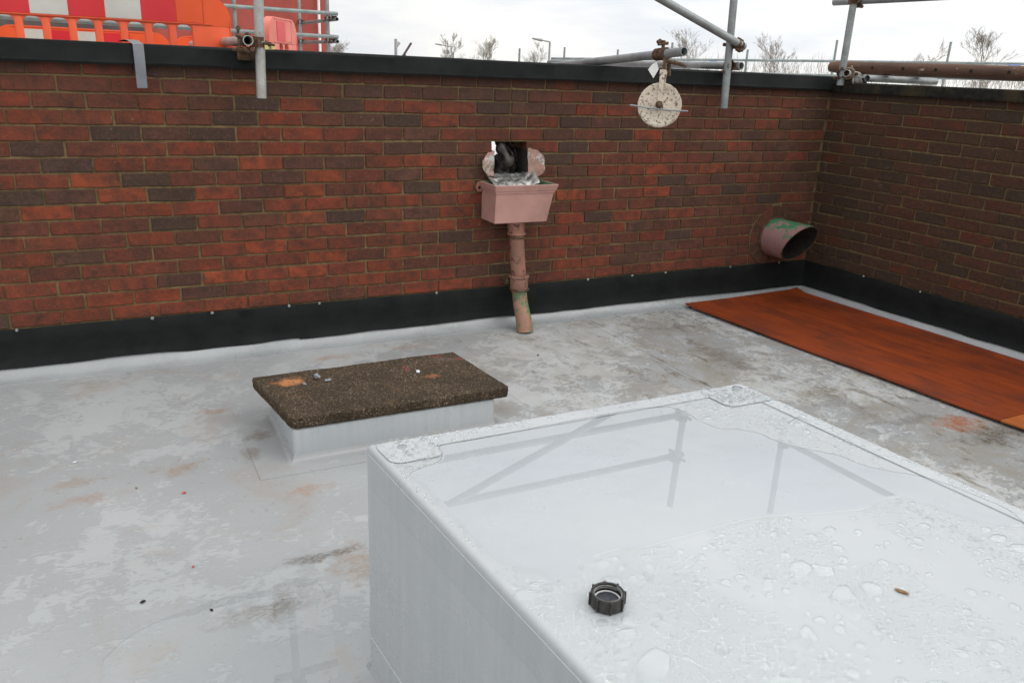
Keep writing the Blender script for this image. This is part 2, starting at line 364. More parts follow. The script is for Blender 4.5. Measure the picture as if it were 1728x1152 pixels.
M['pink_green'] = mat_chipped('pink_paint_with_green_showing', (0.27, 0.13, 0.085), (0.35, 0.19, 0.125), (0.09, 0.05, 0.03), 0.60, 26, ((0.085, 0.17, 0.075), 0.515))
def mat_stub():
    s = NT('stub_pipe_pink_green')
    c = s.ramp(s.noise(5, 5), (0.3, (0.27, 0.145, 0.14)), (0.7, (0.34, 0.19, 0.185)))
    z = s.n('ShaderNodeSeparateXYZ', {0: s.pos}).outputs[2]
    g = s.math('ADD', s.noise(11, 6, 0.7), s.math('MULTIPLY', s.math('SUBTRACT', z, 0.50), 1.5))
    c = s.mix(s.ramp(g, (0.565, 0.0), (0.59, 1.0)), c, (0.035, 0.19, 0.085))
    ch = s.ramp(s.noise(42, 7, 0.75), (0.66, 0.0), (0.68, 1.0)); c = s.mix(ch, c, (0.08, 0.05, 0.04))
    c = s.mix(s.ramp(s.noise(4, 5, 0.7), (0.5, 0.0), (0.8, 0.5)), c, (0.10, 0.075, 0.06))
    return s.done(color=c, rough=0.65, normal=s.bump(ch, -0.5, 0.002))
M['pipe_pg'] = mat_stub()
M['pipe_pg_old'] = mat_chipped('stub_pipe_pink_green', (0.34, 0.17, 0.155), (0.42, 0.225, 0.21), (0.12, 0.06, 0.045), 0.70, 30, ((0.035, 0.22, 0.105), 0.555))
M['green_in'] = mat_chipped('green_inside_paint', (0.08, 0.2, 0.10), (0.12, 0.25, 0.14), (0.25, 0.14, 0.10), 0.55, 18)
M['gin_white'] = mat_chipped('chipped_cream_paint', (0.55, 0.47, 0.37), (0.66, 0.58, 0.48), (0.10, 0.04, 0.02), 0.555, 62)
M['dark_in'] = simple('dark_inside', (0.008, 0.008, 0.007), (0.03, 0.024, 0.018), 30, 0.9, bump=0.6)  # near-black colour for the pipe bore and the hole channel
def mat_lead():
    s = NT('crumpled_silver_metal')
    c = s.ramp(s.noise(18, 6, 0.75), (0.35, (0.16, 0.15, 0.13)), (0.6, (0.48, 0.48, 0.46)), (0.75, (0.66, 0.66, 0.64)))
    c = s.mix(s.ramp(s.noise(9, 5, 0.7), (0.58, 0.0), (0.66, 0.75)), c, (0.16, 0.13, 0.06))
    return s.done(color=c, rough=0.38, metal=0.75, normal=s.bump(s.noise(32, 5, 0.6, None, 0.6), 0.9, 0.01))
M['lead'] = mat_lead()
M['lead_pink'] = mat_chipped('pink_painted_sheet_metal', (0.34, 0.18, 0.14), (0.46, 0.28, 0.23), (0.50, 0.50, 0.47), 0.53, 16, ((0.20, 0.25, 0.16), 0.53), 0.45)
M['scrunch'] = simple('scrunched_black_felt', (0.018, 0.015, 0.013), (0.055, 0.045, 0.038), 12, 0.55, bump=0.8, bscale=25)
def mat_wood_board(name, c0, c1, c2):
    s = NT(name)
    p = s.n('ShaderNodeMapping', {'Vector': s.pos, 'Rotation': (0, 0, R(-4.5)), 'Scale': (1, 1, 0)}).outputs[0]
    g1 = s.noise(1.0, 6, 0.65, s.scale(p, (26, 2.0, 1)), 0.3)
    blot = s.noise(3.1, 6, 0.6, s.scale(p, (1.3, 0.8, 1)), 0.3)
    c = s.ramp(g1, (0.3, c0), (0.72, c1))
    c = s.mix(s.ramp(blot, (0.44, 0.0), (0.70, 0.62)), c, c2)
    # board joints printed along the sheet
    sx = s.n('ShaderNodeSeparateXYZ', {0: p}).outputs[0]
    ln = s.math('FRACT', s.math('MULTIPLY', sx, 1/0.195))
    c = s.mix(s.math('MULTIPLY', s.ramp(ln, (0.0, 1.0), (0.03, 0.0)), 0.45), c, (0.05, 0.012, 0.006))
    c = s.mix(s.ramp(s.noise(60, 2), (0.75, 0), (0.78, 0.5)), c, (0.4, 0.3, 0.25))
    return s.done(color=c, rough=s.ramp(blot, (0.3, 0.42), (0.7, 0.6)), spec=0.4, normal=s.bump(g1, 0.15, 0.002))
M['board'] = mat_wood_board('red_laminate_board', (0.155, 0.026, 0.006), (0.33, 0.058, 0.010), (0.040, 0.011, 0.006))
M['board2'] = mat_wood_board('orange_laminate_board', (0.34, 0.09, 0.02), (0.46, 0.13, 0.03), (0.26, 0.06, 0.015))
def mat_slab():
    s = NT('exposed_aggregate_concrete')
    v = s.n('ShaderNodeTexVoronoi', {'Vector': s.pos, 'Scale': 235.0})
    cell = s.n('ShaderNodeSeparateColor', {0: v.outputs['Color']}).outputs[0]
    c = s.ramp(cell, (0.0, (0.034, 0.023, 0.014)), (0.55, (0.088, 0.064, 0.043)), (0.90, (0.115, 0.075, 0.045)), (0.992, (0.36, 0.28, 0.21)))
    c = s.mix(s.ramp(s.noise(7, 5, 0.7), (0.35, 0.0), (0.68, 0.65)), c, (0.028, 0.022, 0.015))
    c = s.mix(s.ramp(s.noise(11, 5, 0.7), (0.58, 0.0), (0.72, 0.5)), c, (0.16, 0.10, 0.055))
    for (x, y, rx, ry, col, a) in ((0.90, -1.045, .085, .06, (0.62, 0.26, 0.10), .95), (1.52, -1.20, .04, .03, (0.55, 0.2, 0.08), .7),
                                   (1.63, -0.95, .05, .012, (0.42, 0.03, 0.05), .8), (1.735, -1.02, .03, .012, (0.42, 0.03, 0.05), .8), (1.44, -1.06, .012, .04, (0.42, 0.03, 0.05), .7), (1.66, -1.0, .10, .07, (0.25, 0.16, 0.13), .4)):
        c = s.mix(s.math('MULTIPLY', s.spot(x, y, rx, ry, 0.6, 16), a), c, col)
    return s.done(color=c, rough=0.93, spec=0.2, normal=s.bump(s.math('SUBTRACT', 1.0, v.outputs['Distance']), 1.0, 0.004))
M['slab'] = mat_slab()
M['cap'] = simple('black_plastic', (0.010, 0.009, 0.009), (0.028, 0.024, 0.021), 90, 0.42, bump=0.3, bscale=300)
M['cap_wear'] = simple('dusty_plastic_thread', (0.10, 0.11, 0.10), (0.22, 0.23, 0.21), 120, 0.6)
M['cap_liner'] = simple('dark_liner_plastic', (0.02, 0.02, 0.03), (0.045, 0.045, 0.06), 30, 0.45)
M['cap_ring'] = simple('white_seal', (0.6, 0.6, 0.62), (0.75, 0.74, 0.75), 30, 0.5)
M['husk'] = simple('brown_husk', (0.14, 0.06, 0.015), (0.34, 0.20, 0.06), 120, 0.5)
M['strap'] = simple('grey_membrane_offcut', (0.125, 0.135, 0.15), (0.175, 0.185, 0.205), 12, 0.5)
M['orange'] = simple('orange_plastic', (0.72, 0.075, 0.012), (0.83, 0.105, 0.020), 3, 0.42, bump=0.15, bscale=8)
M['orange_dk'] = simple('orange_plastic_grimy', (0.60, 0.075, 0.02), (0.72, 0.10, 0.03), 6, 0.5)
M['salmon'] = simple('sun_faded_red_plastic', (0.62, 0.13, 0.095), (0.72, 0.20, 0.15), 6, 0.5)
def mat_sheeting(name, c0, c1, sc=(0.15, 0.10, 0.09)):
    s = NT(name)
    c = s.ramp(s.noise(6, 5), (0.3, c0), (0.7, c1))
    c = s.mix(s.math('MULTIPLY', s.ramp(s.noise(24, 6, 0.8, s.scale(s.pos, (2.2, 1, 0.8))), (0.66, 0.0), (0.70, 0.7)), 1.0), c, sc)
    return s.done(color=c, rough=0.35)
M['sh_red'] = mat_sheeting('red_reflective_sheeting', (0.58, 0.012, 0.018), (0.66, 0.02, 0.03), (0.55, 0.25, 0.22))
M['sh_white'] = mat_sheeting('white_reflective_sheeting', (0.50, 0.49, 0.44), (0.60, 0.59, 0.54), (0.20, 0.11, 0.08))
M['redwall'] = simple('red_painted_render', (0.30, 0.055, 0.042), (0.36, 0.075, 0.055), 5, 0.85, bump=0.3, bscale=30)
M['white'] = simple('white_paint', (0.70, 0.70, 0.68), (0.80, 0.80, 0.78), 5, 0.5)
M['dull'] = simple('dark_cladding', (0.06, 0.045, 0.045), (0.09, 0.07, 0.065), 4, 0.8)
def mat_pole():
    s = NT('weathered_timber_pole')
    p = s.scale(s.pos, (20, 1.6, 20))
    c = s.ramp(s.noise(1.0, 6, 0.65, p, 0.4), (0.3, (0.055, 0.028, 0.018)), (0.7, (0.17, 0.088, 0.055)))
    c = s.mix(s.ramp(s.noise(16, 6, 0.7, s.scale(s.pos, (1, .5, 1))), (0.63, 0.0), (0.68, 0.8)), c, (0.42, 0.37, 0.33))
    return s.done(color=c, rough=0.8, normal=s.bump(s.noise(1.0, 6, 0.7, p), 0.6, 0.006))
M['pole'] = mat_pole()
M['plug'] = simple('dark_end_grain', (0.012, 0.008, 0.006), (0.03, 0.02, 0.015), 90, 0.9)
M['rope'] = simple('frayed_rope', (0.16, 0.12, 0.08), (0.33, 0.28, 0.21), 60, 0.95, bump=0.8, bscale=200)
M['rag'] = simple('grey_cloth', (0.20, 0.19, 0.18), (0.33, 0.32, 0.30), 20, 0.95, bump=0.5)
M['twig'] = simple('bare_bark', (0.30, 0.265, 0.23), (0.42, 0.38, 0.33), 3, 0.9)
M['yellow'] = simple('yellow_sticker', (0.75, 0.62, 0.16), (0.8, 0.68, 0.22), 30, 0.5)
M['blue'] = simple('blue_tape', (0.22, 0.30, 0.60), (0.30, 0.40, 0.70), 30, 0.5)
M['ground'] = simple('far_ground', (0.07, 0.08, 0.05), (0.13, 0.125, 0.10), 0.2, 0.95)
M['pale_roof'] = simple('pale_roof_covering', (0.50, 0.51, 0.50), (0.60, 0.61, 0.60), 1.2, 0.6)
M['plank'] = simple('scaffold_plank', (0.16, 0.12, 0.08), (0.28, 0.22, 0.15), 6, 0.85, bump=0.3)
M['fixing'] = simple('sealant_dab', (0.15, 0.15, 0.145), (0.30, 0.30, 0.29), 60, 0.5)
M['seam'] = simple('grimy_lap_edge', (0.20, 0.21, 0.215), (0.30, 0.31, 0.315), 20, 0.6)
M['redbit'] = simple('red_scrap', (0.4, 0.03, 0.04), (0.5, 0.06, 0.06), 60, 0.6)
M['greybit'] = simple('grey_scrap', (0.16, 0.18, 0.21), (0.34, 0.36, 0.40), 60, 0.6)
M['whitebit'] = simple('white_scrap', (0.55, 0.58, 0.66), (0.72, 0.74, 0.80), 60, 0.6)
M['lampgrey'] = simple('lamp_column_grey', (0.30, 0.31, 0.31), (0.4, 0.4, 0.4), 3, 0.6)

# ------------------------------------------------------------------ ground and roofs
XC = 5.081; SK = 0.0544
bm = bmesh.new(); bmesh.ops.create_grid(bm, x_segments=2, y_segments=2, size=900)
g = finish(bm, 'ground', M['ground']); g.location.z = -6.5; g['kind'] = 'structure'
bm = bmesh.new(); box(bm, -14, 40, 0.24, 20, -0.9, -0.55)
o = finish(bm, 'neighbouring_flat_roof', M['pale_roof']); o['kind'] = 'structure'
bm = bmesh.new(); box(bm, -13.8, 39.8, 0.3, 19.8, -6.5, -0.9)
o = finish(bm, 'building_below', M['dull']); o['kind'] = 'structure'
bm = bmesh.new(); bmesh.ops.create_grid(bm, x_segments=1, y_segments=1, size=1)
for v in bm.verts: v.co = Vector((-4 if v.co.x < 0 else XC+0.3, -8.0 if v.co.y < 0 else 0.004, 0))
ret = bmesh.ops.extrude_face_region(bm, geom=list(bm.faces))
for v in ret['geom']:
    if isinstance(v, bmesh.types.BMVert): v.co.z = -0.3
roof = finish(bm, 'flat_roof', M['floor']); roof['kind'] = 'structure'

# ------------------------------------------------------------------ brick walls
TONE = {0: (0.078, 0.050, 0.039), 1: (0.122, 0.056, 0.039), 2: (0.162, 0.052, 0.034), 3: (0.215, 0.053, 0.031), 4: (0.262, 0.058, 0.030), 5: (0.315, 0.070, 0.032)}
DARK = 1.0
# rows from the coping down; even rows start with brick -1, odd rows with brick 0
ROWS = ["233123233322332222223321", "33424121221124033233442 1".replace(' ', ''), "43342040443011433322 3411".replace(' ', ''), "43320421042 1301122224 11".replace(' ', ''),
        "3301034321333120 41231 2341".replace(' ', ''), "02342433112 3302132 1421 2".replace(' ', ''), "2044 1511342 1 10223331 2230".replace(' ', ''), "35033153 14 1 1213343 5 3321".replace(' ', ''),
        "0150425240511 2224 021 3211".replace(' ', ''), "534414 4332 4 3 35334 1 30222".replace(' ', ''), "2320325 03142 3 2333 1 1 23032".replace(' ', ''), "324233334 4 3 2 1404 2 52222".replace(' ', ''),
        "4133454342 0 2 33241 2 2222".replace(' ', ''), "24443 3524 3 1 2 344 2 3 0322".replace(' ', ''), "44315453 4 2 3 3 3 4 2 2 1 1 2 332".replace(' ', ''), "4451243 5 4 4 1 0 1 4 4 1 1 3 322".replace(' ', ''),
        "3443433 2 3 4 4 3 1 3 3 3 2 3 3 4 333".replace(' ', '')]
brick_meshes = []
def brick_bm(L, H=0.0645, D=0.095, seed=0):
    b = bmesh.new(); q = random.Random(seed)
    box(b, -L/2, L/2, 0, D, -H/2, H/2)
    es = [e for e in b.edges if all(abs(v.co.y) < 1e-6 for v in e.verts)]
    es = bmesh.ops.subdivide_edges(b, edges=es, cuts=1)['geom_inner']
    for v in b.verts:
        if abs(v.co.y) < 1e-6:
            v.co.x += q.uniform(-.0020, .0020); v.co.z += q.uniform(-.0018, .0018); v.co.y += q.uniform(-.0012, .0014)
    fe = [e for e in b.edges if all(v.co.y < .002 for v in e.verts) and len(e.link_faces) == 2 and any(abs(f.normal.y) < .5 for f in e.link_faces)]
    bmesh.ops.bevel(b, geom=fe, offset=0.0034, segments=1, affect='EDGES')
    bk = [f for f in b.faces if all(v.co.y > D-1e-4 for v in f.verts)]
    bmesh.ops.delete(b, geom=bk, context='FACES')
    return b
def brick_mesh(L, seed):
    b = brick_bm(L, seed=seed); bmesh.ops.recalc_face_normals(b, faces=b.faces)
    me = bpy.data.meshes.new('brick'); b.to_mesh(me); b.free(); me.materials.append(M['brick']); return me
FULL = [brick_mesh(0.2155, k) for k in range(10)]
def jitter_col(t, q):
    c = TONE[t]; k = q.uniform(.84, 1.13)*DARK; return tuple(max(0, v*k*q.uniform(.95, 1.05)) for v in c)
def build_bricks(wall, items, visible, nmax=300):
    """items: (xc, zc, L, tone, height)"""
    q = random.Random(3)
    def dist(it):
        p = wall.matrix_world @ Vector((it[0], 0, it[1])); return (p-CAM).length
    vis = [it for it in items if visible(it)]; vis.sort(key=dist)
    near = vis[:nmax]; rest = vis[nmax:] + [it for it in items if not visible(it)]
    for it in near:
        x, z, L, t = it
        me = FULL[q.randrange(10)] if abs(L-0.2155) < .004 else brick_mesh(L, q.randrange(99))
        o = bpy.data.objects.new('brick', me); link(o, wall)
        o.location = (x+q.uniform(-.0022, .0022), q.uniform(-.0022, .0014), z+q.uniform(-.0012, .0012))
        o.rotation_euler = (q.uniform(-.014, .014), q.uniform(-.007, .007), q.uniform(-.007, .007))
        o.color = (*jitter_col(t, q), 1)
    b = bmesh.new(); lay = b.loops.layers.color.new('Col')
    for it in rest:
        x, z, L, t = it
        bb = brick_bm(L, seed=q.randrange(999)); me = bpy.data.meshes.new('t'); bb.to_mesh(me); bb.free()
        me.transform(Matrix.Translation((x, q.uniform(-.0012, .0008), z)))
        n0 = len(b.faces); b.from_mesh(me); bpy.data.meshes.remove(me); b.faces.ensure_lookup_table()
        c = jitter_col(t, q)
        for f in b.faces[n0:]:
            for l in f.loops: l[lay] = tuple(v**(1/2.2) for v in c) + (1,)
    if rest: finish(b, 'distant_bricks', M['brick_far'], wall, kind='stuff')
HX0, HX1, HZ0, HZ1 = 2.3575, 2.5925, 0.9275, 1.150     # the hole knocked through for the outlet
PCX, PCZ = 4.715, 0.452                               # the big stub pipe
wallA = empty('brick_wall', (0, 0, 0), 0, 'long red brick parapet wall with the pink rainwater hopper and the orange barriers behind it', 'wall')
wallB = empty('brick_wall', (XC, 0, 0), math.atan2(-1, SK), 'darker brick parapet wall on the right under a mossy concrete coping, meeting the longer wall in the corner', 'wall')
bpy.context.view_layer.update()
rq = random.Random(21)
items = []
for r in range(17):
    zc = 0.25 + 0.075*(16-r) + 0.0375 + 0.0*r; s_ = ROWS[r]
    for i in range(-14, 25):
        xc = (i+0.5)*0.225 if r % 2 == 0 else i*0.225
        k = i+1 if r % 2 == 0 else i
        t = int(s_[k]) if 0 <= k < len(s_) else rq.choice([2, 3, 3, 4, 4, 1, 0])
        a, b_ = xc-0.10775, xc+0.10775
        if a > XC-0.03: continue
        b_ = min(b_, XC-0.004)
        segs = [(a, b_)]
        dz = max(0.0, abs(zc-PCZ)-.012)
        if dz < .205:
            hc = math.sqrt(.205**2-dz*dz)
            segs = [sg for sg in ((a, min(b_, PCX-hc)), (max(a, PCX+hc), b_)) if sg[1]-sg[0] > .015]
        if HZ0 < zc < HZ1:
            segs = [sg for sg in ((a, min(b_, HX0)), (max(a, HX1), b_)) if sg[1]-sg[0] > .02]
        if r in (1, 3) and i == 11: segs = [(a, 2.470), (2.478, b_)]
        for a, b_ in segs:
            if b_-a < .02: continue
            wz = zc + 0.0022*noise.noise(((a+b_)*1.1, r*3.1, 0))
            items.append(((a+b_)/2, wz, b_-a, t))
build_bricks(wallA, items, lambda it: it[0] > -0.33)
items = []
for r in range(17):
    zc = 0.25 + 0.075*(16-r) + 0.0375
    for j in range(-1, 22):
        a = (0.160+0.225*(j-1) if r % 2 == 0 else 0.0475+0.225*(j-1)) + 0.005
        b_ = a+0.2155; a = max(a, 0.004)
        if b_-a < .02: continue
        spec = {0: '22211', 1: '23321', 2: '2232331', 3: '1322221', 4: '0022311', 5: '1120102', 6: '1310210', 7: '0011021', 8: '1001212', 9: '1111122', 10: '2101202'}.get(r, '')
        t = int(spec[j+1]) if 0 <= j+1 < len(spec) else rq.choice([0, 0, 1, 1, 2, 2, 3])
        items.append(((a+b_)/2, zc+0.0022*noise.noise((a*1.3, r*3.1, 7)), b_-a, t))
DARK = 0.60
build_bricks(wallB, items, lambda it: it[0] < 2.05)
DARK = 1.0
# mortar cores
bm = bmesh.new()
for a in ((-3.2, HX0-.002, -0.3, 1.505), (HX1+.002, XC+0.24, -0.3, 1.505), (HX0-.002, HX1+.002, -0.3, HZ0-.004), (HX0-.002, HX1+.002, HZ1-.003, 1.505)):
    box(bm, a[0], a[1], 0.0080, 0.215, a[2], a[3])
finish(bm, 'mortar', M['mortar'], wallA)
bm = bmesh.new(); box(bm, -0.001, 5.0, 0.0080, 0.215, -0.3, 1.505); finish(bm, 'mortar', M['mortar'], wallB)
# coping A: felt-wrapped; long sheets with lapped joints
def coping(wall, x0, x1, mat, z0, z1, yf, yb, laps, lip=0.0, seed=0):
    b = bmesh.new(); n = int((x1-x0)/0.05)
    rings = []
    for i in range(n+1):
        x = x0+(x1-x0)*i/n
        w1 = .003*noise.noise((x*1.7, seed, 0)); w2 = .0035*noise.noise((x*2.3, seed, 4)) + .0015*noise.noise((x*11, seed, 4))
        lapk = 0.002 if sum(1 for L in laps if L < x) % 2 else 0
        prof = [(yf+.02, z0+.012), (yf-lapk-lip, z0+w2), (yf-lapk-lip-.003, z0+.010+w2), (yf-lapk+w1, z0+.022), (yf-lapk+w1, z1-.012), (yf+.005, z1-.004+w1), (yf+.018, z1+lapk), (yb-.018, z1), (yb, z1-.012), (yb, z0)]
        rings.append([b.verts.new((x, y, z)) for y, z in prof])
    for a, c in zip(rings, rings[1:]):
        m_ = len(a)
        for k in range(m_): b.faces.new((a[k], a[(k+1) % m_], c[(k+1) % m_], c[k]))
    b.faces.new(rings[0]); b.faces.new(rings[-1][::-1])
    return finish(b, 'coping', mat, wall, smooth=True)
coping(wallA, -3.2, XC+0.30, M['felt'], 1.5055, 1.604, -0.040, 0.26, (1.07, 2.2, 3.35, 4.4), 0.004)
coping(wallB, -0.035, 4.9, M['mossy'], 1.497, 1.568, -0.034, 0.25, (), 0.0, 9).location.y = 0
# black upstand flashing with ragged foot, lapped strips
def flashing(wall, x0, x1, seed, ztop=0.252, lap=None):
    b = bmesh.new(); n = int((x1-x0)/0.04); F_, B_ = [], []
    for i in range(n+1):
        x = x0+(x1-x0)*i/n
        foot = 0.058 + .012*noise.noise((x*1.9, seed, 0)) + .005*noise.noise((x*6, seed, 2))
        t = .0065*noise.noise((x*4, seed, 9))+.003*noise.noise((x*13, seed, 9)); zt = ztop + .0022*noise.noise((x*4, seed, 3))
        y = [(-0.006, zt), (-0.011, zt-.006), (-0.013+t, zt-.07), (-0.014+t*1.5, 0.11), (-0.022+t, 0.075), (-0.034, foot)]
        F_.append([b.verts.new((x, yy, zz)) for yy, zz in y]); B_.append([b.verts.new((x, yy+.004, zz-.0005)) for yy, zz in y])
    for k in range(n):
        for j in range(5):
            b.faces.new((F_[k][j], F_[k][j+1], F_[k+1][j+1], F_[k+1][j])); b.faces.new((B_[k][j], B_[k+1][j], B_[k+1][j+1], B_[k][j+1]))
        b.faces.new((F_[k][5], B_[k][5], B_[k+1][5], F_[k+1][5])); b.faces.new((F_[k][0], F_[k+1][0], B_[k+1][0], B_[k][0]))
    b.faces.new(F_[0]+B_[0][::-1]); b.faces.new(B_[-1]+F_[-1][::-1])
    return finish(b, 'flashing', M['felt'], wall, smooth=True)
flashing(wallA, -3.2, 1.19, 1.0)
o = flashing(wallA, 1.165, XC-0.002, 2.0); o.location.y = -0.0035
flashing(wallB, 0.02, 5.0, 3.0)
# fixings along the flashing head
def fixing(wall, x, z=0.249):
    b = bmesh.new(); bmesh.ops.create_uvsphere(b, u_segments=10, v_segments=6, radius=0.0085)
    for v in b.verts: v.co = Vector((x+v.co.x*(1+.3*noise.noise((x, 0, 0))), -0.016+v.co.y*0.55, z+v.co.z*1.05+.002*noise.noise(v.co*90)))
    finish(b, 'fixing', M['fixing'], wall, smooth='all')
for x in (-0.2, 0.412, 0.709, 1.119, 1.29, 2.007, 3.092, 3.45, 3.733, 4.32, 4.8): fixing(wallA, x)
for x in (0.55, 1.0, 1.70): fixing(wallB, x)
# repair ring of cut bricks round the stub pipe (flush, mortar-smeared)
bm = bmesh.new()
N_ = 48
vo = [bm.verts.new((PCX+0.235*math.cos(2*math.pi*i/N_), -0.0045, PCZ+0.225*math.sin(2*math.pi*i/N_))) for i in range(N_)]
vi = [bm.verts.new((PCX+0.13*math.cos(2*math.pi*i/N_), -0.0045, PCZ+0.13*math.sin(2*math.pi*i/N_))) for i in range(N_)]
vb = [bm.verts.new((v.co.x, 0.007, v.co.z)) for v in vo]
for i in range(N_):
    j = (i+1) % N_; bm.faces.new((vo[i], vo[j], vi[j], vi[i])); bm.faces.new((vo[i], vb[i], vb[j], vo[j]))
finish(bm, 'repair_mortar', M['mortar'], wallA)
for k in range(17):                                   # radiating cut bricks
    a0 = 2*math.pi*k/17+.02; a1 = 2*math.pi*(k+1)/17-.02
    bm = bmesh.new(); vf, vk = [], []
    for (rr, aa) in ((0.142, a0), (0.229, a0-.005), (0.2295, (a0+a1)/2), (0.229, a1+.005), (0.142, a1)):
        vf.append(bm.verts.new((PCX+rr*math.cos(aa), -0.0075+rq.uniform(-.0006, .0006), PCZ+rr*math.sin(aa)))); vk.append(bm.verts.new((PCX+rr*math.cos(aa), 0.004, PCZ+rr*math.sin(aa))))
    bm.faces.new(vf); bm.faces.new(vk[::-1])
    for i in range(5): bm.faces.new((vf[i], vk[i], vk[(i+1) % 5], vf[(i+1) % 5]))
    o = finish(bm, 'brick', M['brick'], wallA); o.color = (*jitter_col(rq.choice([2, 2, 3, 1]), rq), 1)

# grey membrane turned up against the walls
def fillet(wall, x0, x1, seed):
    b = bmesh.new(); n = int((x1-x0)/0.05); rings = []
    for i in range(n+1):
        x = x0+(x1-x0)*i/n; t = .006*noise.noise((x*3, seed, 1)); u = .004*noise.noise((x*5, seed, 8))
        rings.append([b.verts.new((x, y, z)) for y, z in ((-0.009, 0.10), (-0.018, 0.068), (-0.036+u, 0.040+u), (-0.058+u, 0.016+u*.6), (-0.082+t, 0.0065), (-0.105+t, 0.0035), (-0.107+t, -0.01), (-0.009, -0.01))])
    for a, c in zip(rings, rings[1:]):
        for k in range(8): b.faces.new((a[k], a[(k+1) % 8], c[(k+1) % 8], c[k]))
    b.faces.new(rings[0]); b.faces.new(rings[-1][::-1])
    o = finish(b, 'membrane_upturn', M['fillet'], None, smooth=True); o.matrix_world = wall.matrix_world.copy(); o.parent = roof; return o
fillet(wallA, -3.2, XC-0.003, 1.0); fillet(wallB, 0.012, 5.0, 5.0)

for (xa, ya, xb, yb, wd_) in ((3.02, -.10, 3.12, -7.9, .09), (-.95, -.10, -.85, -7.9, .09), (.262, -.10, .262, -.13, .02)):
    bm = bmesh.new(); n = 60; L_, R_ = [], []
    for k in range(n+1):
        t = k/n; x = xa+(xb-xa)*t+.004*noise.noise((t*30, xa, 0)); y = ya+(yb-ya)*t
        L_.append([bm.verts.new((x, y, z)) for z in (-.001, .0022)]); R_.append([bm.verts.new((x+wd_, y, z)) for z in (-.001, .0012)])
    for k in range(n):
        bm.faces.new((L_[k][0], L_[k+1][0], L_[k+1][1], L_[k][1])); bm.faces.new((L_[k][1], L_[k+1][1], R_[k+1][1], R_[k][1])); bm.faces.new((R_[k][0], R_[k][1], R_[k+1][1], R_[k+1][0]))
    finish(bm, 'membrane_lap', M['floor'], roof)
# ------------------------------------------------------------------ hatch-like covered upstand with concrete slab
up = empty('covered_upstand', (1.28, -1.2, 0), 0, 'low upstand dressed in grey membrane beneath the brown concrete slab', 'roof upstand')
bm = bmesh.new()
box(bm, 0.828, 1.733, -1.432, -0.955, -0.01, 0.152, 0.016, 3)
part(up, finish(bm, 'upstand_body', M['box_mem'], None, smooth=True))
bm = bmesh.new()                                      # coved skirt
def rect(x0, x1, y0, y1, z): return [bm.verts.new(p) for p in ((x0, y0, z), (x1, y0, z), (x1, y1, z), (x0, y1, z))]
prof = [(-.003, .05), (.004, .024), (.014, .010), (.03, .0045), (.15, .0035), (.152, -.005)]
rs = [rect(.828-d, 1.733+d, -1.432-d*(.62 if d > .1 else 1), -.955+d, z) for d, z in prof]
for a, c in zip(rs, rs[1:]):
    for k in range(4): bm.faces.new((a[k], a[(k+1) % 4], c[(k+1) % 4], c[k]))
part(up, finish(bm, 'membrane_collar', M['floor'], None, smooth=True))
# slab
SC = [Vector((0.821, -1.440, 0)), Vector((1.801, -1.446, 0)), Vector((1.742, -0.911, 0)), Vector((0.754, -0.925, 0))]
bm = bmesh.new(); nx, ny = 150, 84; Z1, Z0 = 0.205, 0.157
def sp(u, v):
    p = SC[0].lerp(SC[1], u).lerp(SC[3].lerp(SC[2], u), v); return p
def slabpos(u, v, z):
    p = sp(u, v)
    eu = min(u, 1-u)*1.0; ev = min(v, 1-v)*0.55
    # rounded corners and crumbled arris
    p = p.copy(); c = sp(.5, .5)
    r_ = 0.028
    if eu < r_ and ev < r_:
        dx, dy = r_-eu, r_-ev; L = math.hypot(dx, dy)
        if L > r_: p += (c-p).normalized()*(L-r_)*1.1
    p += Vector((noise.noise((p.x*60, p.y*60, z*60)), noise.noise((p.x*60+9, p.y*60, z*60)), 0))*.0022*(1 if min(eu, ev) < .02 else .2)
    zz = z
    if z > .18:
        zz += .0016*noise.noise((p.x*95, p.y*95, 0)) + .0013*noise.noise((p.x*210, p.y*210, 3)) + .003*noise.noise((p.x*6, p.y*6, 1))
        e = min(eu, ev)
        if e < .012: zz -= (.012-e)*.45 + .003*max(0, noise.noise((p.x*40, p.y*40, 7)))
    p.z = zz; return p
top = [[bm.verts.new(slabpos(i/nx, j/ny, Z1)) for i in range(nx+1)] for j in range(ny+1)]
for j in range(ny):
    for i in range(nx): bm.faces.new((top[j][i], top[j][i+1], top[j+1][i+1], top[j+1][i]))
loop = [(i, 0) for i in range(nx)] + [(nx, j) for j in range(ny)] + [(i, ny) for i in range(nx, 0, -1)] + [(0, j) for j in range(ny, 0, -1)]
prev = [top[j][i] for i, j in loop]
for li in range(1, 7):
    z = Z1-(Z1-Z0)*li/6; cur = []
    for (i, j) in loop:
        p = slabpos(i/nx, j/ny, z) if z <= .18 else slabpos(i/nx, j/ny, .18)
        n_ = (p-sp(.5, .5)); n_.z = 0
        p += n_.normalized()*.0035*noise.noise((p.x*70, p.y*70, z*90)); p.z = z
        if li == 6: p -= n_.normalized()*.004
        cur.append(bm.verts.new(p))
    for k in range(len(loop)):
        q_ = (k+1) % len(loop); bm.faces.new((prev[k], cur[k], cur[q_], prev[q_]))
    prev = cur
bm.faces.new(prev)
tag(finish(bm, 'concrete_slab', M['slab'], None, smooth='all'), 'brown exposed-aggregate concrete slab lying on the low membrane upstand', 'paving slab')

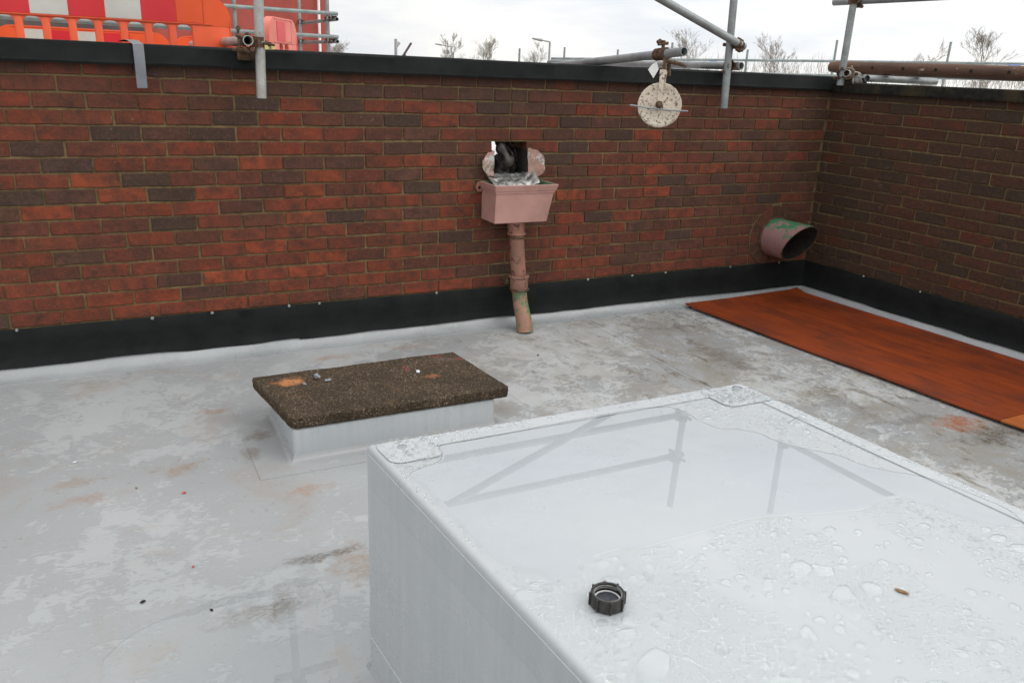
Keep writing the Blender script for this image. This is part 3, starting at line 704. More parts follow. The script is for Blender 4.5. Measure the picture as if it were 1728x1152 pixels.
# ------------------------------------------------------------------ the big membrane box in front
ZT = 0.675
BA, BB = Vector((0.757, -2.690, 0)), Vector((1.952, -2.700, 0))     # back corners
dl = Vector((0.080, -0.93, 0)); dr = Vector((0.077, -0.861, 0))
BC = BB+dr*2.0; BD = BA+dl*1.82                       # near corners, out of the picture
def boxuv(u, v):  # u left->right, v back->near
    return BA.lerp(BB, u).lerp(BD.lerp(BC, u), v)
box_o = empty('roof_box', (1.4, -3.2, 0), 0, 'large box clad in pale grey roofing membrane, wet on top, nearest to the viewer', 'roof box')
bm = bmesh.new()
pts = [BA, BB, BC, BD]
a = [bm.verts.new((p.x, p.y, -.005)) for p in pts]; b_ = [bm.verts.new((p.x, p.y, ZT)) for p in pts]
bm.faces.new(a); bm.faces.new(b_[::-1])
for i in range(4): bm.faces.new((a[i], b_[i], b_[(i+1) % 4], a[(i+1) % 4]))
bmesh.ops.recalc_face_normals(bm, faces=bm.faces)
bmesh.ops.bevel(bm, geom=[e for e in bm.edges if max(v.co.z for v in e.verts) > .6], offset=.014, segments=4, affect='EDGES', profile=.5)
part(box_o, finish(bm, 'box_body', M['box_mem'], None, smooth=True))
# lapped cap strips on top (1.6 mm sheet) and round the sides
def strip(pts, z0, z1, name='lapped_strip', mat=None, loops=0):
    bm = bmesh.new(); extrude_poly(bm, pts, z0, z1)
    return part(box_o, finish(bm, name, mat or M['box_mem']))
def P(u, v): p = boxuv(u, v); return (p.x, p.y)
def on_edge(o1, o2, t): p = o1.lerp(o2, t); return p
iu = 0.015/1.2; iv = .016/1.72
e1 = 0.068; wv = 0.074/1.72
strip([P(.115, iv), P(.885, iv), P(.885, wv-.004), P(.115, wv+.0)], ZT+.0002, ZT+.0016)                # back strip
strip([P(.945, .09), P(1-iu, .09), P(1-iu, .97), P(.944, .97)], ZT+.0002, ZT+.0016)                      # right strip
def rpatch(u0, u1, v0, v1, r, zz):
    ps = []
    for cx, cy, a0 in ((u1, v1, 0), (u0, v1, 90), (u0, v0, 180), (u1, v0, 270)):
        for k in range(5):
            an = R(a0+k*22.5); ps.append(((cx-math.copysign(r, cx-(u0+u1)/2))+r*math.cos(an), cy-math.copysign(r*.7, cy-(v0+v1)/2)+r*.7*math.sin(an)))
    return [P(u, v) for u, v in ps]
strip(rpatch(.012, .125, .010, .078, .022, 0), ZT+.0017, ZT+.0027, 'corner_patch')
strip(rpatch(.845, .988, .010, .088, .022, 0), ZT+.0017, ZT+.0027, 'corner_patch')
def seam(p0, p1, z, w_=.0016):
    a_, b2 = Vector((*P(*p0), 0)), Vector((*P(*p1), 0)); d_ = (b2-a_).normalized(); n2 = Vector((-d_.y, d_.x, 0))*w_/2
    strip([tuple((a_-n2)[:2]), tuple((b2-n2)[:2]), tuple((b2+n2)[:2]), tuple((a_+n2)[:2])], z, z+.0006, 'lap_edge', M['seam'])
seam((.942, .09), (.942, .55), ZT+.0003, .0022); seam((.942, .55), (.942, .97), ZT+.0003, .001)
seam((.115, .0445), (.885, .041), ZT+.0003, .0014)
# side strip: band folded over the left side, and skirting at foot
def side_band(z0, z1, off, name):
    bm = bmesh.new(); d = (BD-BA).normalized(); n_ = Vector((d.y, -d.x, 0));
    if n_.x > 0: n_ = -n_
    rings = []
    for k in range(25):
        p = BA.lerp(BD, .012+.97*k/24)
        w_ = .0015*noise.noise((k*.7, z0*9, 0))
        rings.append([bm.verts.new((p+n_*o_+Vector((0, 0, zz)))) for o_, zz in ((.0002, z1), (off, z1-.001), (off+w_*.3, (z0+z1)/2), (off, z0+w_), (.0002, z0+w_))])
    for a, c in zip(rings, rings[1:]):
        for k in range(5): bm.faces.new((a[k], a[(k+1) % 5], c[(k+1) % 5], c[k]))
    bm.faces.new(rings[0]); bm.faces.new(rings[-1][::-1])
    part(box_o, finish(bm, name, M['box_mem'], None))
side_band(0.575, ZT-.018, .0018, 'lapped_strip')
side_band(0.0, 0.115, .0022, 'skirting_strip')
# foot fillet on floor along the left side
bm = bmesh.new(); d = (BD-BA).normalized(); n_ = Vector((-abs(d.y), d.x, 0)) if d.y < 0 else Vector((d.y, -d.x, 0))
n_ = Vector((d.y, -d.x, 0)); n_ = n_ if n_.x < 0 else -n_
rings = []
for k in range(20):
    p = BA.lerp(BD, -.0+k/19.0)
    rings.append([bm.verts.new(p+n_*o_+Vector((0, 0, zz))) for o_, zz in ((.0005, .022), (.010, .008), (.03, .0042), (.115, .0036), (.117, -.004), (.0005, -.004))])
for a, c in zip(rings, rings[1:]):
    for k in range(6): bm.faces.new((a[k], a[(k+1) % 6], c[(k+1) % 6], c[k]))
bm.faces.new(rings[0]); bm.faces.new(rings[-1][::-1])
part(box_o, finish(bm, 'foot_flange', M['floor'], None, smooth=True))

# puddle on the box
PUD = [(0.914, -2.764), (1.03, -2.774), (1.19, -2.764), (1.376, -2.760), (1.57, -2.763), (1.643, -2.804), (1.63, -2.947), (1.732, -2.996), (1.746, -3.09), (1.772, -3.126), (1.839, -3.2), (1.842, -3.253), (1.872, -3.298), (1.934, -3.35), (1.971, -3.433), (1.985, -3.572), (1.937, -3.609), (1.858, -3.542), (1.828, -3.448), (1.799, -3.407), (1.749, -3.401), (1.677, -3.413), (1.586, -3.396), (1.471, -3.354), (1.35, -3.341), (1.238, -3.344), (1.133, -3.346), (1.061, -3.327), (1.002, -3.334), (0.921, -3.382), (0.903, -3.387), (0.904, -3.334), (0.872, -3.31), (0.84, -3.271), (0.832, -3.203), (0.823, -3.104), (0.817, -3.028), (0.806, -2.91), (0.798, -2.874), (0.86, -2.86), (0.905, -2.83)]
PUDS = smooth_loop(PUD, 2, .006, 3)
def water_sheet(name, poly, z0, h, edge, label, cat, mat='water'):
    bm = bmesh.new()
    n = len(poly); cx = sum(p[0] for p in poly)/n; cy = sum(p[1] for p in poly)/n
    area = sum(poly[i][0]*poly[(i+1) % n][1]-poly[(i+1) % n][0]*poly[i][1] for i in range(n))
    sg = 1 if area > 0 else -1
    def inset(d, z):
        vs = []
        for i in range(n):
            a_, b2 = poly[i-1], poly[(i+1) % n]; tx, ty = b2[0]-a_[0], b2[1]-a_[1]; L = math.hypot(tx, ty) or 1
            vs.append(bm.verts.new((poly[i][0]-sg*ty/L*d, poly[i][1]+sg*tx/L*d, z)))
        return vs
    rr = [inset(0, z0), inset(edge*.12, z0+h*.5), inset(edge*.4, z0+h*.88), inset(edge, z0+h)]
    for a_, c_ in zip(rr, rr[1:]):
        for k in range(n): bm.faces.new((a_[k], a_[(k+1) % n], c_[(k+1) % n], c_[k]))
    f = bm.faces.new(rr[-1]); 
    if f.normal.z < 0: pass
    bmesh.ops.triangulate(bm, faces=[f])
    o = finish(bm, name, M[mat], None, smooth='all')
    for p in o.data.polygons:
        if p.normal.z > .9999: p.use_smooth = False
    return tag(o, label, cat)
water_sheet('puddle', PUDS, ZT+.0030, .0022, .008, 'clear puddle spread over the top of the large grey box, mirroring scaffold tubes', 'puddle')
P2 = smooth_loop([(0.15, -2.30), (0.388, -2.215), (0.55, -2.235), (0.70, -2.205), (0.735, -2.26), (0.70, -2.45), (0.705, -2.6), (0.622, -2.806), (0.271, -2.649), (0.073, -2.42)], 2, .02, 8)
water_sheet('puddle', P2, .0006, .0011, .007, 'shallow puddle on the roof floor at the bottom edge, beside the large box', 'puddle', 'film')

# rain drops on the box top (real domes)
CAPC = (0.9625, -3.4655)
q = random.Random(11)
grid = {}
def near_any(x, y, r):
    gx, gy = int(x/.03), int(y/.03)
    for i in (-1, 0, 1):
        for j in (-1, 0, 1):
            for (a_, b2, c_) in grid.get((gx+i, gy+j), ()):
                if (a_-x)**2+(b2-y)**2 < (c_+r)**2*.92: return True
    return False
def addg(x, y, r): grid.setdefault((int(x/.03), int(y/.03)), []).append((x, y, r))
def trail(x, y):
    return noise.noise((x*5.5+.4*noise.noise((x*9, y*9, 0)), y*2.1, 3.3))
V_, F_, MI_ = [], [], []
def dome(x, y, z, rx, ry, h, ang, seg, rings, irr, seed):
    ca, sa = math.cos(ang), math.sin(ang); base = len(V_)
    for k in range(rings):
        t = k/rings; rr = math.cos(t*math.pi/2)**.62 if k else 1.0; zz = h*math.sin(t*math.pi/2)**.9
        for i in range(seg):
            an = 2*math.pi*i/seg; w_ = 1+irr*noise.noise((math.cos(an)*1.1+seed, math.sin(an)*1.1, seed*.37))
            px, py = rx*rr*w_*math.cos(an), ry*rr*w_*math.sin(an)
            V_.append((x+px*ca-py*sa, y+px*sa+py*ca, z+zz))
    V_.append((x, y, z+h))
    for k in range(rings-1):
        for i in range(seg): F_.append((base+k*seg+i, base+k*seg+(i+1) % seg, base+(k+1)*seg+(i+1) % seg, base+(k+1)*seg+i))
    tip = base+rings*seg
    for i in range(seg): F_.append((base+(rings-1)*seg+i, base+(rings-1)*seg+(i+1) % seg, tip))
    # closed underside so the water is a solid body
    F_.append(tuple(base+i for i in range(seg))[::-1])
    MI_.extend([1 if rx < .0032 else 0]*(len(F_)-len(MI_)))
def place(n, r0, r1, irr, seg, rings, asp, mind, pr=1.0):
    done = 0; tries = 0
    while done < n and tries < n*14:
        tries += 1
        u, v = .012+.976*q.random(), .008+.85*q.random()
        p = boxuv(u, v)
        r = r0+(r1-r0)*q.random()**2.2
        if inside(p.x, p.y, PUDS) or (p.x-CAPC[0])**2+(p.y-CAPC[1])**2 < (.032+r)**2: continue
        if u > .99 and r > .006: continue
        if near_any(p.x, p.y, r): continue
        # keep clear of the puddle rim
        if r > .004 and any(inside(p.x+dx*r*1.3, p.y+dy*r*1.3, PUDS) for dx, dy in ((1, 0), (-1, 0), (0, 1), (0, -1))): continue
        if r < .006 and trail(p.x, p.y) > .22: continue
        addg(p.x, p.y, r)
        hgt = min(.0030, r*.45) if r > .004 else r*.5
        pz = ZT+.0002
        if (.009 < v < .046 and .11 < u < .89) or (u > .942 and v > .09): pz = ZT+.0017
        if (.011 < u < .126 or .844 < u < .989) and .009 < v < .089: pz = ZT+.0027
        if v < .009 or u < .008: pz = ZT-.0012
        dome(p.x, p.y, pz, r*(1+(asp-1)*q.random()), r, hgt, q.uniform(-.5, .5)+.35, seg, rings, irr*q.random(), q.random()*50)
        done += 1
place(34, .013, .024, .75, 30, 5, 1.9, 0)
place(330, .006, .012, .3, 18, 4, 1.4, 0)
place(3200, .0030, .006, .15, 12, 3, 1.2, 0)
place(17000, .0014, .0029, .0, 8, 2, 1.1, 0)
me = bpy.data.meshes.new('rain_droplets'); me.from_pydata(V_, [], F_)
for p_ in me.polygons: p_.use_smooth = len(p_.vertices) < 5
me.materials.append(M['drop']); me.materials.append(M['bead']); me.polygons.foreach_set('material_index', MI_); o = link(bpy.data.objects.new('rain_droplets', me))
o['kind'] = 'stuff'; tag(o, 'rain water beaded in droplets over the top of the large grey box', 'water droplets')

# black ribbed cap, lying open side up
def lathe(bm, prof, seg=48):
    rings = [[bm.verts.new((r_*math.cos(2*math.pi*i/seg), r_*math.sin(2*math.pi*i/seg), z)) for i in range(seg)] for r_, z in prof]
    for a_, c_ in zip(rings, rings[1:]):
        for k in range(seg): bm.faces.new((a_[k], a_[(k+1) % seg], c_[(k+1) % seg], c_[k]))
    return rings
capo = empty('bottle_cap', (CAPC[0], CAPC[1], ZT+.0018), .3, 'black ribbed plastic screw cap lying open side up on the wet box top', 'screw cap')
bm = bmesh.new(); rg_ = lathe(bm, [(.0285, 0), (.0305, .001), (.0305, .0245), (.0295, .0258), (.0275, .0258), (.0262, .0245), (.0262, .0045), (.0262, .0045)])
bm.faces.new(rg_[0][::-1]); finish(bm, 'cap_body', M['cap'], capo, smooth=True)
for k in range(8):
    bm = bmesh.new(); box(bm, .0298, .0335, -.0019, .0019, 0.0002, .0262, .0007)
    o = finish(bm, 'rib', M['cap'], capo); o.rotation_euler = (0, 0, 2*math.pi*k/8+.1)
bm = bmesh.new()
for k in range(2):
    tr = [(.0248*math.cos(t_/30*2*math.pi), .0248*math.sin(t_/30*2*math.pi), .0168+k*.0038+t_*.00012) for t_ in range(31)]
    sweep(bm, tr, .0013, 6)
finish(bm, 'screw_thread', M['cap_wear'], capo, smooth='all')
bm = bmesh.new(); rg_ = lathe(bm, [(.0262, .0100), (.0215, .0100), (.0205, .0112), (.0065, .0112), (.006, .0118), (.0055, .0112)]); bm.faces.new(rg_[-1]); finish(bm, 'liner', M['cap_liner'], capo, smooth=True)
bm = bmesh.new(); lathe(bm, [(.0238, .0102), (.0238, .0122), (.0210, .0122), (.0210, .0102)]); finish(bm, 'seal_ring', M['cap_ring'], capo, smooth=True)

# little husk
bm = bmesh.new(); bmesh.ops.create_uvsphere(bm, u_segments=14, v_segments=8, radius=1)
for v in bm.verts:
    x_ = v.co.x; v.co = Vector((x_*.0135, v.co.y*.0048*(1-.25*x_), .0022+v.co.z*.0022 - (.0012 if v.co.z > .5 and abs(v.co.y) < .5 else 0)))
o = finish(bm, 'seed_husk', M['husk'], None, smooth='all'); o.location = (1.492, -3.656, ZT+.0006); o.rotation_euler = (0, 0, R(-62))
tag(o, 'tiny brown seed husk on the wet top of the grey box', 'seed husk')

# scraps
def scrap(name, loc, size, mat, label, cat, seed, group=None, flat=.35):
    bm = bmesh.new(); bmesh.ops.create_icosphere(bm, subdivisions=2, radius=1)
    for v in bm.verts:
        k = 1+.75*noise.noise(v.co*1.6+Vector((seed, 0, 0))); v.co = Vector((v.co.x*size*k, v.co.y*size*.62*k, v.co.z*size*flat*k))
    o = finish(bm, name, mat); zmin = min(v.co.z for v in o.data.vertices); o.location = (loc[0], loc[1], loc[2]-zmin); o.rotation_euler = (0, 0, seed)
    tag(o, label, cat, group); return o
scrap('grey_scrap', (1.02, -1.055, Z1+.001), .017, M['greybit'], 'crumpled grey scrap on the concrete slab beside the orange sand stain', 'scrap', 2.1, None, .75)
scrap('grey_scrap', (1.06, -1.095, Z1+.001), .015, M['greybit'], 'thin grey flake on the concrete slab just right of the crumpled scrap', 'scrap', 3.4, None, .3)
scrap('grey_scrap', (.955, -1.10, Z1+.001), .011, M['greybit'], 'small grey chip on the slab nearest the orange sand stain', 'scrap', 5.0, None, .3)
scrap('white_scrap', (1.475, -1.13, Z1+.001), .013, M['whitebit'], 'small bluish white scrap in the middle right of the concrete slab', 'scrap', 1.3, None, .4)
def fpt(px, py): return None
for k, (x, y, sz, m_, lab) in enumerate(((0.40, -1.515, .008, 'redbit', 'tiny red scrap on the roof floor left of the concrete slab'), (0.376, -2.02, .005, 'redbit', 'red speck on the roof floor above the shallow puddle'),
                                    (.03, -1.10, .007, 'whitebit', 'pale chip on the roof floor at far left'), (.24, -1.41, .006, 'husk', 'brown crumb on the floor left of the red scrap'),
                                    (.22, -2.15, .008, 'plug', 'dark crumb on the floor left of the shallow puddle'), (.40, -2.27, .006, 'plug', 'dark crumb at the upper edge of the shallow puddle'), (2.4, -.62, .008, 'plug', 'dark crumb on the floor in front of the downpipe'))):
    scrap('floor_scrap', (x, y, .001), sz, M[m_], lab, 'scrap', k*1.7)

# ------------------------------------------------------------------ laminate boards on the floor
def board(name, c4, mat, label, lift):
    bm = bmesh.new(); nu, nv = 14, 24; c4 = [Vector((x, y, 0)) for x, y in c4]; T, B_ = [], []
    for j in range(nv+1):
        rt, rb = [], []
        for i in range(nu+1):
            u, v = i/nu, j/nv; p = c4[0].lerp(c4[1], u).lerp(c4[3].lerp(c4[2], u), v)
            # rests on the membrane upturns at the wall sides
            dw = XC+SK*abs(p.y)-p.x; z = .007+lift
            z += max(0, .13-dw)*.30 + max(0, .13+p.y)*.28 + .0035*max(0, noise.noise((p.x*1.2, p.y*1.2, 2))) + .016*(1-u)**4*(.55+.6*noise.noise((v*3.1, u, lift)))
            rt.append(bm.verts.new((p.x, p.y, z+.009))); rb.append(bm.verts.new((p.x, p.y, z)))
        T.append(rt); B_.append(rb)
    for j in range(nv):
        for i in range(nu):
            bm.faces.new((T[j][i], T[j][i+1], T[j+1][i+1], T[j+1][i])); bm.faces.new((B_[j][i], B_[j+1][i], B_[j+1][i+1], B_[j][i+1]))
    for j in range(nv):
        bm.faces.new((T[j][0], T[j+1][0], B_[j+1][0], B_[j][0])); bm.faces.new((T[j][nu], B_[j][nu], B_[j+1][nu], T[j+1][nu]))
    for i in range(nu):
        bm.faces.new((T[0][i], B_[0][i], B_[0][i+1], T[0][i+1])); bm.faces.new((T[nv][i], T[nv][i+1], B_[nv][i+1], B_[nv][i]))
    return tag(finish(bm, name, mat), label, 'board')
board('laminate_board', [(3.875, -.095), (4.99, -.05), (5.115, -2.25), (4.085, -2.30)], M['board'], 'long dark red wood-effect laminate board lying on the roof by the right wall', 0)
board('laminate_board', [(4.087, -2.303), (5.117, -2.253), (5.20, -3.6), (4.20, -3.65)], M['board2'], 'brighter orange laminate board butted to the near end of the dark red one', 0)

# ------------------------------------------------------------------ rainwater hopper and downpipe
hop = empty('rainwater_hopper', (2.5, -.12, .69), 0, 'pink cast-iron rainwater hopper fixed to the brick wall under the knocked-out hole', 'rainwater hopper')
def hop_shell(z):   # outline at height z: body taper, 0 at bottom 1 at rim
    t = (z-.69)/(.915-.69)
    return (2.296-.004*t, 2.646+.038*t, -.195-.022*t, -.012)
bm = bmesh.new(); rings = []
def hring(z, grow, inner=0.0):
    x0, x1, y0, y1 = hop_shell(z)
    return [bm.verts.new(p) for p in ((x0-grow+inner, y0-grow+inner, z), (x1+grow-inner, y0-grow+inner, z), (x1+grow-inner, y1-inner, z), (x0-grow+inner, y1-inner, z))]
for z, g_ in ((.690, -.010), (.694, 0), (.868, 0), (.870, .005), (.880, .005), (.884, .009), (.915, .014), (.919, .012)): rings.append(hring(z, g_))
for z, g_, inn in ((.919, .004, .0), (.915, .0, .002), (.872, -.008, 0), (.70, -.012, 0)): rings.append(hring(z, g_, inn))
for a_, c_ in zip(rings, rings[1:]):
    for k in range(4): bm.faces.new((a_[k], a_[(k+1) % 4], c_[(k+1) % 4], c_[k]))
bm.faces.new(rings[0][::-1]); bm.faces.new(rings[-1])
bmesh.ops.recalc_face_normals(bm, faces=bm.faces)
o = finish(bm, 'hopper_body', [M['pink'], M['green_in']], None, recalc=False); part(hop, o)
for p_ in o.data.polygons:
    if p_.index >= 4*8 - 0 and p_.index < 4*11 or p_.index == len(o.data.polygons)-1: p_.material_index = 1
bm = bmesh.new()                                      # fixing lug with hole
pr_ = [(.0, 0)]; seg = 20
cx, cz = 2.272, .885
vo = [[bm.verts.new((cx+.024*math.cos(2*math.pi*i/seg), y_, cz+.030*math.sin(2*math.pi*i/seg))) for i in range(seg)] for y_ in (-.012, -.026)]
vi = [[bm.verts.new((cx+.010*math.cos(2*math.pi*i/seg), y_, cz-.004+.010*math.sin(2*math.pi*i/seg))) for i in range(seg)] for y_ in (-.012, -.026)]
for i in range(seg):
    j = (i+1) % seg
    bm.faces.new((vo[0][i], vo[0][j], vo[1][j], vo[1][i])); bm.faces.new((vo[1][i], vo[1][j], vi[1][j], vi[1][i])); bm.faces.new((vi[0][i], vi[1][i], vi[1][j], vi[0][j]))
part(hop, finish(bm, 'fixing_lug', M['pink_worn'], None, smooth=True))
bm = bmesh.new(); sweep(bm, [(2.478, -.118, .692), (2.480, -.118, .672), (2.481, -.118, .655), (2.484, -.119, .610)], [.060, .055, .052, .052], 28)
part(hop, finish(bm, 'outlet_spigot', M['pink_worn'], None, smooth=True))
dp = empty('downpipe', (2.53, -.2, 0), 0, 'short worn pink downpipe with green patches under the hopper, its shoe ending on the roof', 'downpipe')
bm = bmesh.new(); sweep(bm, [(2.483, -.119, .625), (2.489, -.120, .55), (2.500, -.122, .44), (2.512, -.124, .335)], [.046, .046, .0465, .047], 28)
part(dp, finish(bm, 'pipe', M['pink_worn'], None, smooth=True))
def ringbead(pts_c, Rr, rr, name, parent, mat, tilt=(0, 0, 1)):
    bm = bmesh.new(); x, y, d = frame(tilt); n1 = 32; n2 = 8; vv = []
    for i in range(n1):
        an = 2*math.pi*i/n1; dd = x*math.cos(an)+y*math.sin(an)
        vv.append([bm.verts.new(Vector(pts_c)+dd*(Rr+rr*math.cos(2*math.pi*k/n2))+d*rr*1.1*math.sin(2*math.pi*k/n2)) for k in range(n2)])
    for i in range(n1):
        for k in range(n2): bm.faces.new((vv[i][k], vv[(i+1) % n1][k], vv[(i+1) % n1][(k+1) % n2], vv[i][(k+1) % n2]))
    part(parent, finish(bm, name, mat, None, smooth='all'))
ringbead((2.484, -.119, .612), .052, .0065, 'bead', dp, M['pink_worn'])
ringbead((2.485, -.119, .590), .050, .0045, 'bead', dp, M['rust'])
bm = bmesh.new(); sweep(bm, [(2.512, -.124, .345), (2.513, -.1245, .335), (2.516, -.126, .262), (2.518, -.127, .25)], [.054, .057, .056, .050], 28)
part(dp, finish(bm, 'socket', M['pink_worn'], None, smooth=True))
ringbead((2.512, -.124, .343), .057, .008, 'bead', dp, M['pink_worn'])
ringbead((2.517, -.127, .262), .056, .006, 'bead', dp, M['rust'])
for sx_ in (-1, 1):
    bm = bmesh.new(); box(bm, 2.513+sx_*.055-.014, 2.513+sx_*.055+.014, -.085, -.072, .285, .335, .004)
    tube(bm, (2.513+sx_*.062, -.098, .31), (2.513+sx_*.062, -.012, .31), .005, 8, 0)
    part(dp, finish(bm, 'pipe_ear', M['rust'], None))
bm = bmesh.new(); sweep(bm, [(2.518, -.127, .258), (2.521, -.130, .215), (2.524, -.142, .165), (2.527, -.165, .115), (2.529, -.185, .07), (2.530, -.197, .03), (2.530, -.203, .002)], [.046, .046, .047, .048, .050, .052, .054], 28)
part(dp, finish(bm, 'shoe', M['pink_green'], None, smooth=True))
# metal liner dressed out of the hole
lin = empty('outlet_liner', (2.475, -.03, .93), 0, 'torn sheet-metal outlet liner with two rounded ears and a crumpled silver lip above the hopper', 'outlet liner')
def sheet(poly, yfun, name, mat, thick=.002, sub=3, parent=lin):
    """poly in x,z; yfun gives depth"""
    bm = bmesh.new(); f = bm.faces.new([bm.verts.new((x, 0, z)) for x, z in poly])
    bmesh.ops.triangulate(bm, faces=[f])
    for _ in range(sub): bmesh.ops.subdivide_edges(bm, edges=[e for e in bm.edges if e.calc_length() > .012], cuts=1, use_grid_fill=False); bmesh.ops.triangulate(bm, faces=bm.faces)
    for v in bm.verts: v.co.y = yfun(v.co.x, v.co.z)
    for v in bm.verts: v.co.x += 0
    ret = bmesh.ops.extrude_face_region(bm, geom=list(bm.faces))
    for v in ret['geom']:
        if isinstance(v, bmesh.types.BMVert): v.co.y += thick
    return part(parent, finish(bm, name, mat, None, smooth=True))
def ear(cx_, cz_, rx_, rz_, a0, a1, n=22):
    o_ = []
    for k in range(n+1):
        a = R(a0+(a1-a0)*k/n); w_ = 1+.10*noise.noise((k*.45, cx_*9, 0))+.05*noise.noise((k*1.7, cx_*9, 3))
        o_.append((cx_+rx_*w_*math.cos(a), cz_+rz_*w_*math.sin(a)))
    return o_
sheet(ear(2.362, 1.02, .085, .076, 88, 272), lambda x, z: -.022-.28*max(0, 2.362-x)+.009*noise.noise((x*22, z*22, 1))+.006*noise.noise((x*50, z*50, 4)), 'left_ear', M['lead_pink'])
sheet(ear(2.590, 1.015, .108, .098, 92, -85), lambda x, z: -.024-.30*max(0, x-2.59)+.011*noise.noise((x*20, z*20, 6))+.006*noise.noise((x*50, z*50, 9))-(.06*max(0, .985-z)), 'right_ear', M['lead_pink'])
# crumpled lip sloping down into the hopper
bm = bmesh.new(); nu, nv = 40, 14; vv = []
for j in range(nv+1):
    row = []
    for i in range(nu+1):
        u, v = i/nu, j/nv
        x_ = 2.330+.300*u + (.02*(v-.5) if u < .1 else 0) - .012*v*(u < .05); ed = .010*noise.noise((u*9, 1, 0))
        y_ = .03-.150*v**.9 + .012*noise.noise((u*7, v*4, 0)); z_ = .957-.030*v-.028*v*v + .012*noise.noise((u*8, v*5, 2)) + (.045*max(0, u-.78)/.22*(1-v*.4))
        if j == nv: z_ -= .006+abs(ed); y_ -= ed
        row.append(bm.verts.new((x_, y_, z_)))
    vv.append(row)
for j in range(nv):
    for i in range(nu): bm.faces.new((vv[j][i], vv[j][i+1], vv[j+1][i+1], vv[j+1][i]))
ret = bmesh.ops.extrude_face_region(bm, geom=list(bm.faces))
for v in ret['geom']:
    if isinstance(v, bmesh.types.BMVert): v.co.z -= .002
part(lin, finish(bm, 'crumpled_lip', M['lead'], None, smooth='all'))
# channel sides inside the hole
bm = bmesh.new(); box(bm, HX0+.003, HX0+.006, -.02, .21, .935, 1.095); box(bm, HX1-.006, HX1-.003, -.02, .21, .935, 1.10); box(bm, HX0+.0065, HX1-.0065, .035, .21, .935, .939)
part(lin, finish(bm, 'channel', M['dark_in'], None))
# sheet of black felt dragged into the hole, folded and torn; daylight left at its top left corner
bm = bmesh.new(); nu, nv = 46, 46; gv = {}
for j in range(nv+1):
    for i in range(nu+1):
        u, v = i/nu, j/nv
        x_ = HX0+.006+(HX1-HX0-.012)*u; z_ = .941+(HZ1-.946)*v
        f1 = abs(math.sin((u*1.0+.22*noise.noise((u*2, v*2.2, 0))+.25*v)*9.5)); 
        y_ = .16-.085*f1*(.5+.5*math.sin(v*3.2)) -.05*(1-v)**2 + .02*noise.noise((u*6, v*6, 5)) + .06*(u > .8)*(u-.8)*4
        gv[i, j] = (bm.verts.new((x_, y_, z_)), u, v)
def torn(u, v): return u < .30+.05*noise.noise((v*9, 0, 1)) and v > .60+.06*noise.noise((u*14, 0, 2))
for j in range(nv):
    for i in range(nu):
        if torn((i+.5)/nu, (j+.5)/nv): continue
        bm.faces.new([gv[i, j][0], gv[i+1, j][0], gv[i+1, j+1][0], gv[i, j+1][0]])
bmesh.ops.delete(bm, geom=[v for v in bm.verts if not v.link_faces], context='VERTS')
ret = bmesh.ops.extrude_face_region(bm, geom=list(bm.faces))
for v in ret['geom']:
    if isinstance(v, bmesh.types.BMVert): v.co.y += .003
o = finish(bm, 'stuffed_felt', M['scrunch'], None, smooth='all'); tag(o, 'black roofing felt folded and stuffed into the hole above the pink hopper', 'roofing felt')
# torn felt lobe hanging over the lip of the hole
bm = bmesh.new(); pts = []
for k in range(15):
    t_ = k/14; pts.append((2.425+.055*t_+.008*noise.noise((k*.5, 0, 0)), .06-.06*math.sin(t_*2.6), 1.125-.115*t_))
sweep(bm, pts, [.026+.012*math.sin(k*.7)+.008*noise.noise((k*.6, 3, 0)) for k in range(15)], 14)
for v in bm.verts: v.co.y += .012*noise.noise(v.co*26); v.co.x += .010*noise.noise(v.co*22+Vector((5, 0, 0))); v.co.x = min(max(v.co.x, HX0+.01), HX1-.01)
o = finish(bm, 'stuffed_felt', M['scrunch'], None, smooth='all'); tag(o, 'twisted roll of black felt hanging in the front of the hole', 'roofing felt')

# ------------------------------------------------------------------ big stub pipe low in the corner
sp_ = empty('overflow_pipe', (PCX, -.1, PCZ), 0, 'wide pink and green stub pipe jutting from the wall low in the corner', 'overflow pipe')
bm = bmesh.new(); seg = 56; r_o, r_i = .140, .131
def cut_y(zz): return -.180-.175*((zz-(PCZ-.14))/.28)
def pring(r_, fy): return [bm.verts.new((PCX+r_*math.cos(2*math.pi*i/seg), fy(PCZ+r_*math.sin(2*math.pi*i/seg)), PCZ+r_*math.sin(2*math.pi*i/seg))) for i in range(seg)]
rg_ = [pring(r_o, lambda z: .004), pring(r_o, lambda z: -.05), pring(r_o*1.01, lambda z: cut_y(z)*.8), pring(r_o*1.02, cut_y), pring(r_i*1.01, cut_y), pring(r_i, lambda z: -.02), pring(r_i, lambda z: .18)]
for a_, c_ in zip(rg_, rg_[1:]):
    for k in range(seg): bm.faces.new((a_[k], a_[(k+1) % seg], c_[(k+1) % seg], c_[k]))
bm.faces.new(rg_[-1])
o = finish(bm, 'pipe_stub', [M['pipe_pg'], M['dark_in'], M['rust']], None, smooth=True); part(sp_, o)
for p_ in o.data.polygons:
    if p_.index >= seg*4: p_.material_index = 1
    elif p_.index >= seg*3: p_.material_index = 2
bm = bmesh.new(); rg2 = []
for (r_, y_) in ((.1405, -.010), (.150, -.010), (.151, -.022), (.147, -.026), (.1405, -.026)):
    rg2.append([bm.verts.new((PCX+r_*math.cos(2*math.pi*i/seg), y_, PCZ+r_*math.sin(2*math.pi*i/seg))) for i in range(seg)])
for a_, c_ in zip(rg2, rg2[1:]):
    for k in range(seg): bm.faces.new((a_[k], a_[(k+1) % seg], c_[(k+1) % seg], c_[k]))
part(sp_, finish(bm, 'pipe_collar', M['rust'], None, smooth=True))

